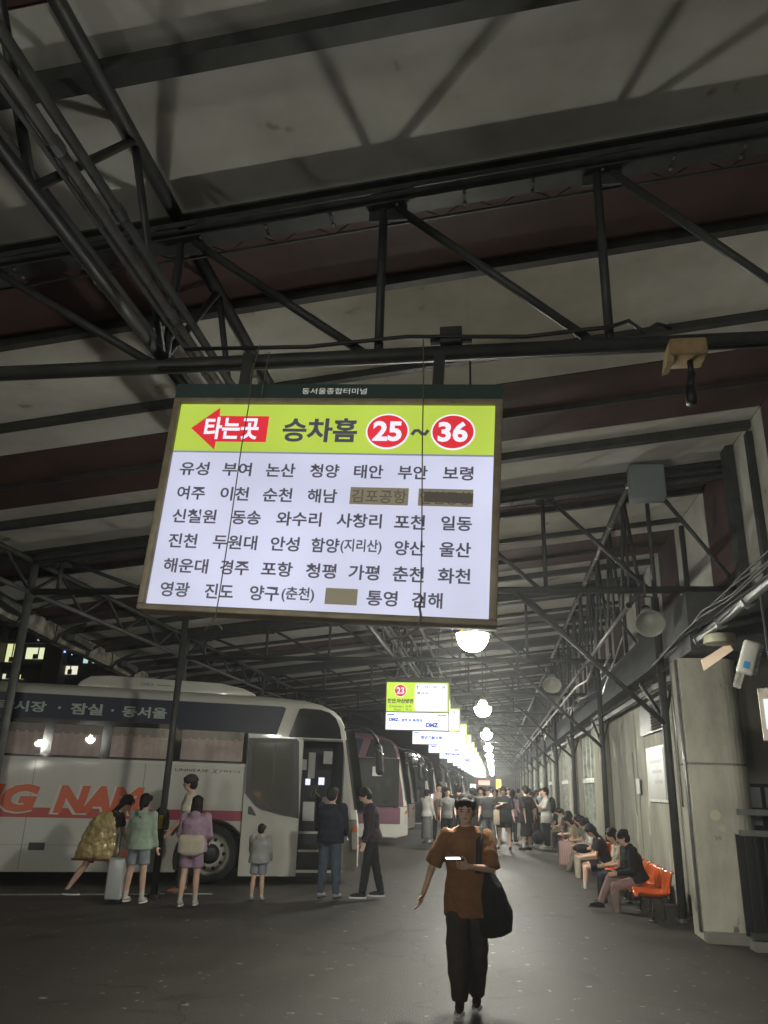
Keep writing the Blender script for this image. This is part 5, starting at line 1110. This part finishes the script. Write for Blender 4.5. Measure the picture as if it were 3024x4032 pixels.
person('person in black with white socks, hands behind the back', (.95, 25.4, 0), -135, 1.82, V1, la=(-24, 4, 26, 30), ra=(-24, 4, 26, 30), top='big', topc=blk, bot='skirt', botc=blk, skirt_z=.24, shoe=(.02, .02, .02), sock=1, fat=1.08)
r, J = person('man in a white t-shirt with a black backpack and black trousers by the benches', (1.62, 26.5, 0), -80, 1.79, V1, head=(0, 0), la=(25, 6, 95, 20), ra=(25, 6, 95, 20), top='big', topc=wht, botc=blk, bot='pants', shoe=(.55, .55, .5), sole='w')
bk = empty('backpack', W_(r, J['ch']+V((0, .17, -.05))), r.rotation_euler.z, 'black backpack on the man in the white t-shirt', 'bag')
b = MB(); b.ell((0, .02, 0), .16, .12, .25); solid(b, 'sack', blk, bk, .02, 2); MB().path([(-.1, -.05, .2), (-.11, -.2, .16), (-.1, -.22, 0), (-.1, -.06, -.15)], .015, 6).obj('strap', blk, bk); MB().path([(.1, -.05, .2), (.11, -.2, .16), (.1, -.22, 0), (.1, -.06, -.15)], .015, 6).obj('strap', blk, bk)
person('man in a light shirt half hidden behind the person with white socks', (1.28, 30.5, 0), -30, 1.74, .026, topc=wht, botc=dk)
person('long haired woman in black between the backpack man and the white socks', (1.5, 31.5, 0), 60, 1.66, .026, topc=dk, botc=blk, hair='long')
person('man in a pale blue shirt near the wall behind the backpack man', (1.8, 33, 0), 30, 1.76, .026, topc=C_('pale_blue_cloth', (.3, .36, .42)), botc=dk)
mid = [(-1.4, 24.6, 1.7, 'tee', gry, 'pants', blk, 'short', 20, 'traveller in grey standing between the coach nose and the man in black'), (-.45, 28.6, 1.74, 'tee', wht, 'jeans', den, 'short', -20, 'traveller in a white top behind the capped man'),
 (.62, 29.2, 1.68, 'tee', lil, 'pants', dk, 'long', 150, 'long haired traveller in lilac behind the chest print'), (1.15, 28.0, 1.75, 'tee', bei, 'pants', kha, 'short', -60, 'man in beige right behind the white socks'),
 (-1.9, 31.5, 1.72, 'tee', dk, 'jeans', lden, 'short', 100, 'traveller in charcoal beside the third coach'), (.0, 30.4, 1.7, 'sweat', nvy, 'pants', blk, 'bun', 10, 'traveller in a navy sweatshirt in the middle of the crowd')]
for x, y, h, a, b_, c_, d_2, e_, rz_, lb in mid: person(lb, (x, y, 0), rz_, h, .024, top=a, topc=b_, bot=c_, botc=d_2, hair=e_, la=(12, 8, 45, 20), ra=(6, 8, 20, 0), ll=(4, 3, 3), rl=(-4, 3, 3))
far = [(-1.5, 34, 1.7, 'pale_denim', 'charcoal_cloth', 160), (1.9, 38, 1.7, 'white_cloth', 'blue_denim', 20), (-.4, 36, 1.68, 'charcoal_cloth', 'charcoal_cloth', 200), (-.55, 31, 1.72, 'grey_cloth', 'blue_denim', 10), (.05, 33, 1.7, 'white_cloth', 'charcoal_cloth', 170), (.6, 35, 1.74, 'pale_blue_cloth', 'blue_denim', 0), (-1.0, 38, 1.7, 'black_cloth', 'black_cloth', 190), (-.2, 41, 1.76, 'white_cloth', 'khaki_cloth', 20), (.9, 40, 1.7, 'charcoal_cloth', 'pale_denim', -30), (1.3, 45, 1.72, 'grey_cloth', 'black_cloth', 150), (.3, 48, 1.74, 'beige_cloth', 'charcoal_cloth', 0), (-.7, 52, 1.7, 'dusty_pink_cloth', 'blue_denim', 180), (1.0, 56, 1.75, 'black_cloth', 'blue_denim', 10), (-.1, 60, 1.72, 'white_cloth', 'black_cloth', 0), (.6, 68, 1.72, 'navy_cloth', 'khaki_cloth', 180), (-.9, 72, 1.7, 'white_cloth', 'blue_denim', 0)]
for i, (x, y, h, a, b_, rz_) in enumerate(far):
    person('distant traveller in %s top and %s bottoms, %s back in the crowd' % (a.split('_cloth')[0].replace('_', ' '), b_.split('_cloth')[0].replace('_', ' '), words[i]), (x, y, 0), rz_, h, .032, topc=M[a], botc=M[b_], ll=(6, 2, 4), rl=(-6, 2, 4), hair='short' if i % 2 else 'long', group='travellers in the distant crowd', sole=False)
# orange bench seats
M['bleg'] = mat('bench_leg', (.03, .03, .032), .45)
def bench(y0, n, lab):
    r = empty('bench', (2.36, y0, 0), label=lab, cat='bench', group='orange plastic benches along the wall')
    for i in range(n):
        yc = .28+.56*i; vs = []; nu, nv = 13, 17
        prof = [(-.3, .345), (-.285, .37), (-.22, .368), (-.12, .35), (0, .345), (.1, .36), (.16, .4), (.19, .46), (.21, .53), (.225, .6), (.235, .64), (.25, .66), (.27, .645)]
        for a, (px, pz) in enumerate(prof):
            for b_ in range(nv):
                u = (b_/(nv-1)*2-1); t = a/(nu-1); dish = .035*(1-u*u) if a < 7 else .0
                z = pz-dish+.05*abs(u)**6*(1 if a < 6 else .0); x = px+(.05*u*u*-1 if a > 6 else 0)
                if a >= 8: z += .022*abs(math.cos(u*PI*1.5))*(t-.55)*2; x += .012*math.cos(u*PI*3)
                vs.append((x, yc+u*.262*(1 if a < 8 else (1-.12*(t-.6))), z))
        fs = [(a*nv+b_, a*nv+b_+1, (a+1)*nv+b_+1, (a+1)*nv+b_) for a in range(nu-1) for b_ in range(nv-1)]
        o = MB().add(vs, fs).obj('seat', M['orange'], r, smooth=True)
        apply_mods(o, [('SOLIDIFY', dict(thickness=.022, offset=0)), ('SUBSURF', dict(levels=1))]); o.data.shade_smooth()
    L_ = .56*n
    MB().bb(-.1, -.04, .05, L_-.05, .29, .325).obj('rail', M['bleg'], r); MB().bb(.06, .12, .05, L_-.05, .29, .325).obj('rail', M['bleg'], r)
    for yl in (.12, L_/2, L_-.12):
        for x in (-.1, .1):
            lg = MB().tube((x, yl+(.12 if x > 0 else 0), .0), (x*.8, yl+(.12 if x > 0 else 0), .3), .02, n=10).obj('leg', M['bleg'], r, smooth=True)
            MB().tube((x, yl+(.12 if x > 0 else 0), 0), (x, yl+(.12 if x > 0 else 0), .03), .06, .03, 12).obj('foot', M['bleg'], lg, smooth=True)
bench(12.85, 4, 'nearest orange plastic bench with its end seat empty'); bench(15.3, 4, 'second orange plastic bench along the wall'); bench(17.8, 4, 'third orange plastic bench along the wall'); bench(20.6, 4, 'fourth orange plastic bench behind the seated travellers')
for i in range(3): bench(27+3.2*i, 4, ['fifth', 'sixth', 'seventh'][i]+' orange plastic bench, far along the wall')
# seated
def sitp(lab, y, H=1.65, x=2.32, rz_=-90, **k):
    kw = dict(ll=(84, 4, 84), rl=(84, 4, 84), la=(22, 4, 75, 35), ra=(22, 4, 75, 35), lean=8, head=(26, 0), vox=.0145, sit=.46)
    kw.update(k); return person(lab, (x, y, 0), rz_, H, **kw)
r, J = sitp('woman in a black jacket and dusty pink trousers beside the empty orange seat', 14.0, 1.66, x=2.25, rz_=-80, vox=.0125, top='jacket', topc=blk, bot='pants', botc=pnk, hair='bun', ll=(78, 2, 78), rl=(92, -8, 62), shoe=(.02, .02, .022), lean=14, head=(14, -8), fat=1.06)
r, J = sitp('woman with long black hair in a beige top and dark jeans on the orange bench', 15.0, 1.62, x=2.2, top='tee', topc=bei, bot='jeans', botc=C_('dark_denim', (.03, .035, .05)), hair='long', shoe=(.03, .03, .03), sole='w', rz_=-85, lean=10)
sb = empty('shoulder_bag', W_(r, J['ch']+V((.1, .02, -.15))), 0, 'small dark bag strap across the woman in the beige top', 'bag'); MB().path([(-.1, 0, .25), (-.02, -.1, .1), (.1, -.08, -.1)], .012, 6).obj('strap', M['cable'], sb); bevel(MB().bb(.02, .2, -.12, -.04, -.25, -.1).obj('pouch', blk, sb), .02)
r, J = sitp('woman in black with very long hair bent over her phone', 16.9, 1.68, x=2.15, top='tee', topc=blk, bot='shorts', botc=blk, hair='long', shoe=(.5, .46, .4), sock=1, lean=18, head=(34, 0), la=(35, 4, 70, 30), ra=(35, 4, 70, 30), ll=(80, 4, 76))
ph = empty('phone', W_(r, (J['wrL']+J['wrR'])/2+V((0, -.08, .02))), r.rotation_euler.z, 'dark phone held by the woman in black with very long hair', 'phone'); MB().box((0, 0, 0), (.075, .01, .15), RX(50)).obj('case', M['black'], ph)
r, J = sitp('traveller in a white top and cream trousers with a backpack strap', 18.8, 1.7, x=2.2, top='tee', topc=wht, bot='pants', botc=bei, hair='bun', shoe=(.03, .03, .03), lean=14)
lp = empty('bag', W_(r, J['pel']+V((0, -.3, .12))), 0, 'black bag on the lap of the traveller in cream trousers', 'bag'); b = MB(); b.ell((0, 0, 0), .2, .2, .1); solid(b, 'sack', blk, lp, .016, 2, wr=.03)
sitp('traveller in khaki trousers with stretched out feet further along the bench', 20.2, 1.7, x=2.25, vox=.018, top='tee', topc=C_('olive_tee', (.2, .19, .14)), bot='pants', botc=kha, ll=(78, 4, 52), rl=(78, 4, 60), shoe=(.4, .37, .35), lean=12)
r, J = sitp('long haired woman in a pale yellow top with dark straps', 22.6, 1.64, x=2.2, vox=.018, top='tee', topc=C_('pale_yellow_cloth', (.48, .44, .28)), bot='shorts', botc=blk, hair='long', lean=20, shoe=(.5, .5, .48))
sb = empty('backpack', W_(r, J['ch']+V((0, .15, -.05))), r.rotation_euler.z, 'dark backpack on the woman in the pale yellow top', 'bag'); b = MB(); b.ell((0, 0, 0), .15, .1, .2); solid(b, 'sack', blk, sb, .02, 2); MB().path([(-.1, 0, .18), (-.1, -.2, .14), (-.1, -.2, -.05)], .014, 6).obj('strap', blk, sb)
sitp('seated traveller in grey on the far benches', 27.6, vox=.026, topc=gry, botc=dk); sitp('seated traveller in white on the far benches', 29, vox=.026, topc=wht, botc=kha)
sitp('seated traveller in black beyond the one in white', 31.2, vox=.026, topc=blk, botc=den)
sitp('traveller in a light grey top next to the one in khaki trousers', 21.4, 1.68, x=2.25, vox=.018, top='tee', topc=gry, bot='jeans', botc=den, hair='long', shoe=(.5, .5, .48))
sitp('traveller in a maroon top two seats past the pale yellow top', 24.2, 1.7, x=2.25, vox=.022, top='tee', topc=C_('maroon_tee', (.2, .05, .05)), bot='pants', botc=blk)
sitp('traveller in a pale blue top on the far benches', 33.0, vox=.026, topc=M['pale_blue_cloth'], botc=dk); sitp('traveller in beige leaning forward on the far benches', 34.8, vox=.026, topc=bei, botc=den, lean=20)
sc = empty('suitcase', (1.72, 20.9, 0), rad(-10), 'dusty pink suitcase standing in front of the benches', 'suitcase')
bevel(MB().bb(-.17, .17, -.12, .12, .05, .6).obj('shell', mat('pink_shell', (.42, .24, .23), .35, coat=.4), sc), .03, 3)
for i in range(5): MB().bb(-.12+.055*i, -.1+.055*i, -.126, -.119, .1, .55).obj('rib', mat('pink_rib', (.5, .32, .3), .35), sc)
MB().path([(-.07, .06, .58), (-.07, .06, .9), (.07, .06, .9), (.07, .06, .58)], .01, 6).obj('pull_handle', M['chrome'], sc)
db = empty('duffel_bag', (1.28, 25.3, .42), rad(10), 'black duffel bag carried beside the person with white socks', 'bag'); b = MB(); b.ell((0, 0, 0), .2, .14, .2); solid(b, 'sack', blk, db, .02, 2, wr=.03); MB().path([(-.1, 0, .15), (-.12, 0, .45), (-.05, 0, .5), (.1, 0, .15)], .012, 6).obj('handle', blk, db)
# ---------------------------------------------------------------- thin fog volume added for lens veil and lamp glow
hz = bpy.data.materials.new('veil_fog'); hz.use_nodes = True; n_ = hz.node_tree; n_.nodes.clear()
pv = n_.nodes.new('ShaderNodeVolumePrincipled'); pv.inputs['Color'].default_value = (.95, .97, 1, 1); pv.inputs['Density'].default_value = .002; pv.inputs['Anisotropy'].default_value = .55
oo = n_.nodes.new('ShaderNodeOutputMaterial'); n_.links.new(pv.outputs[0], oo.inputs['Volume'])
tag(MB().bb(-60, 30, -35, 125, -1, 36).obj('lens_veil', hz), kind='stuff')
for m_ in list(bpy.data.meshes):
    if m_.users == 0: bpy.data.meshes.remove(m_)
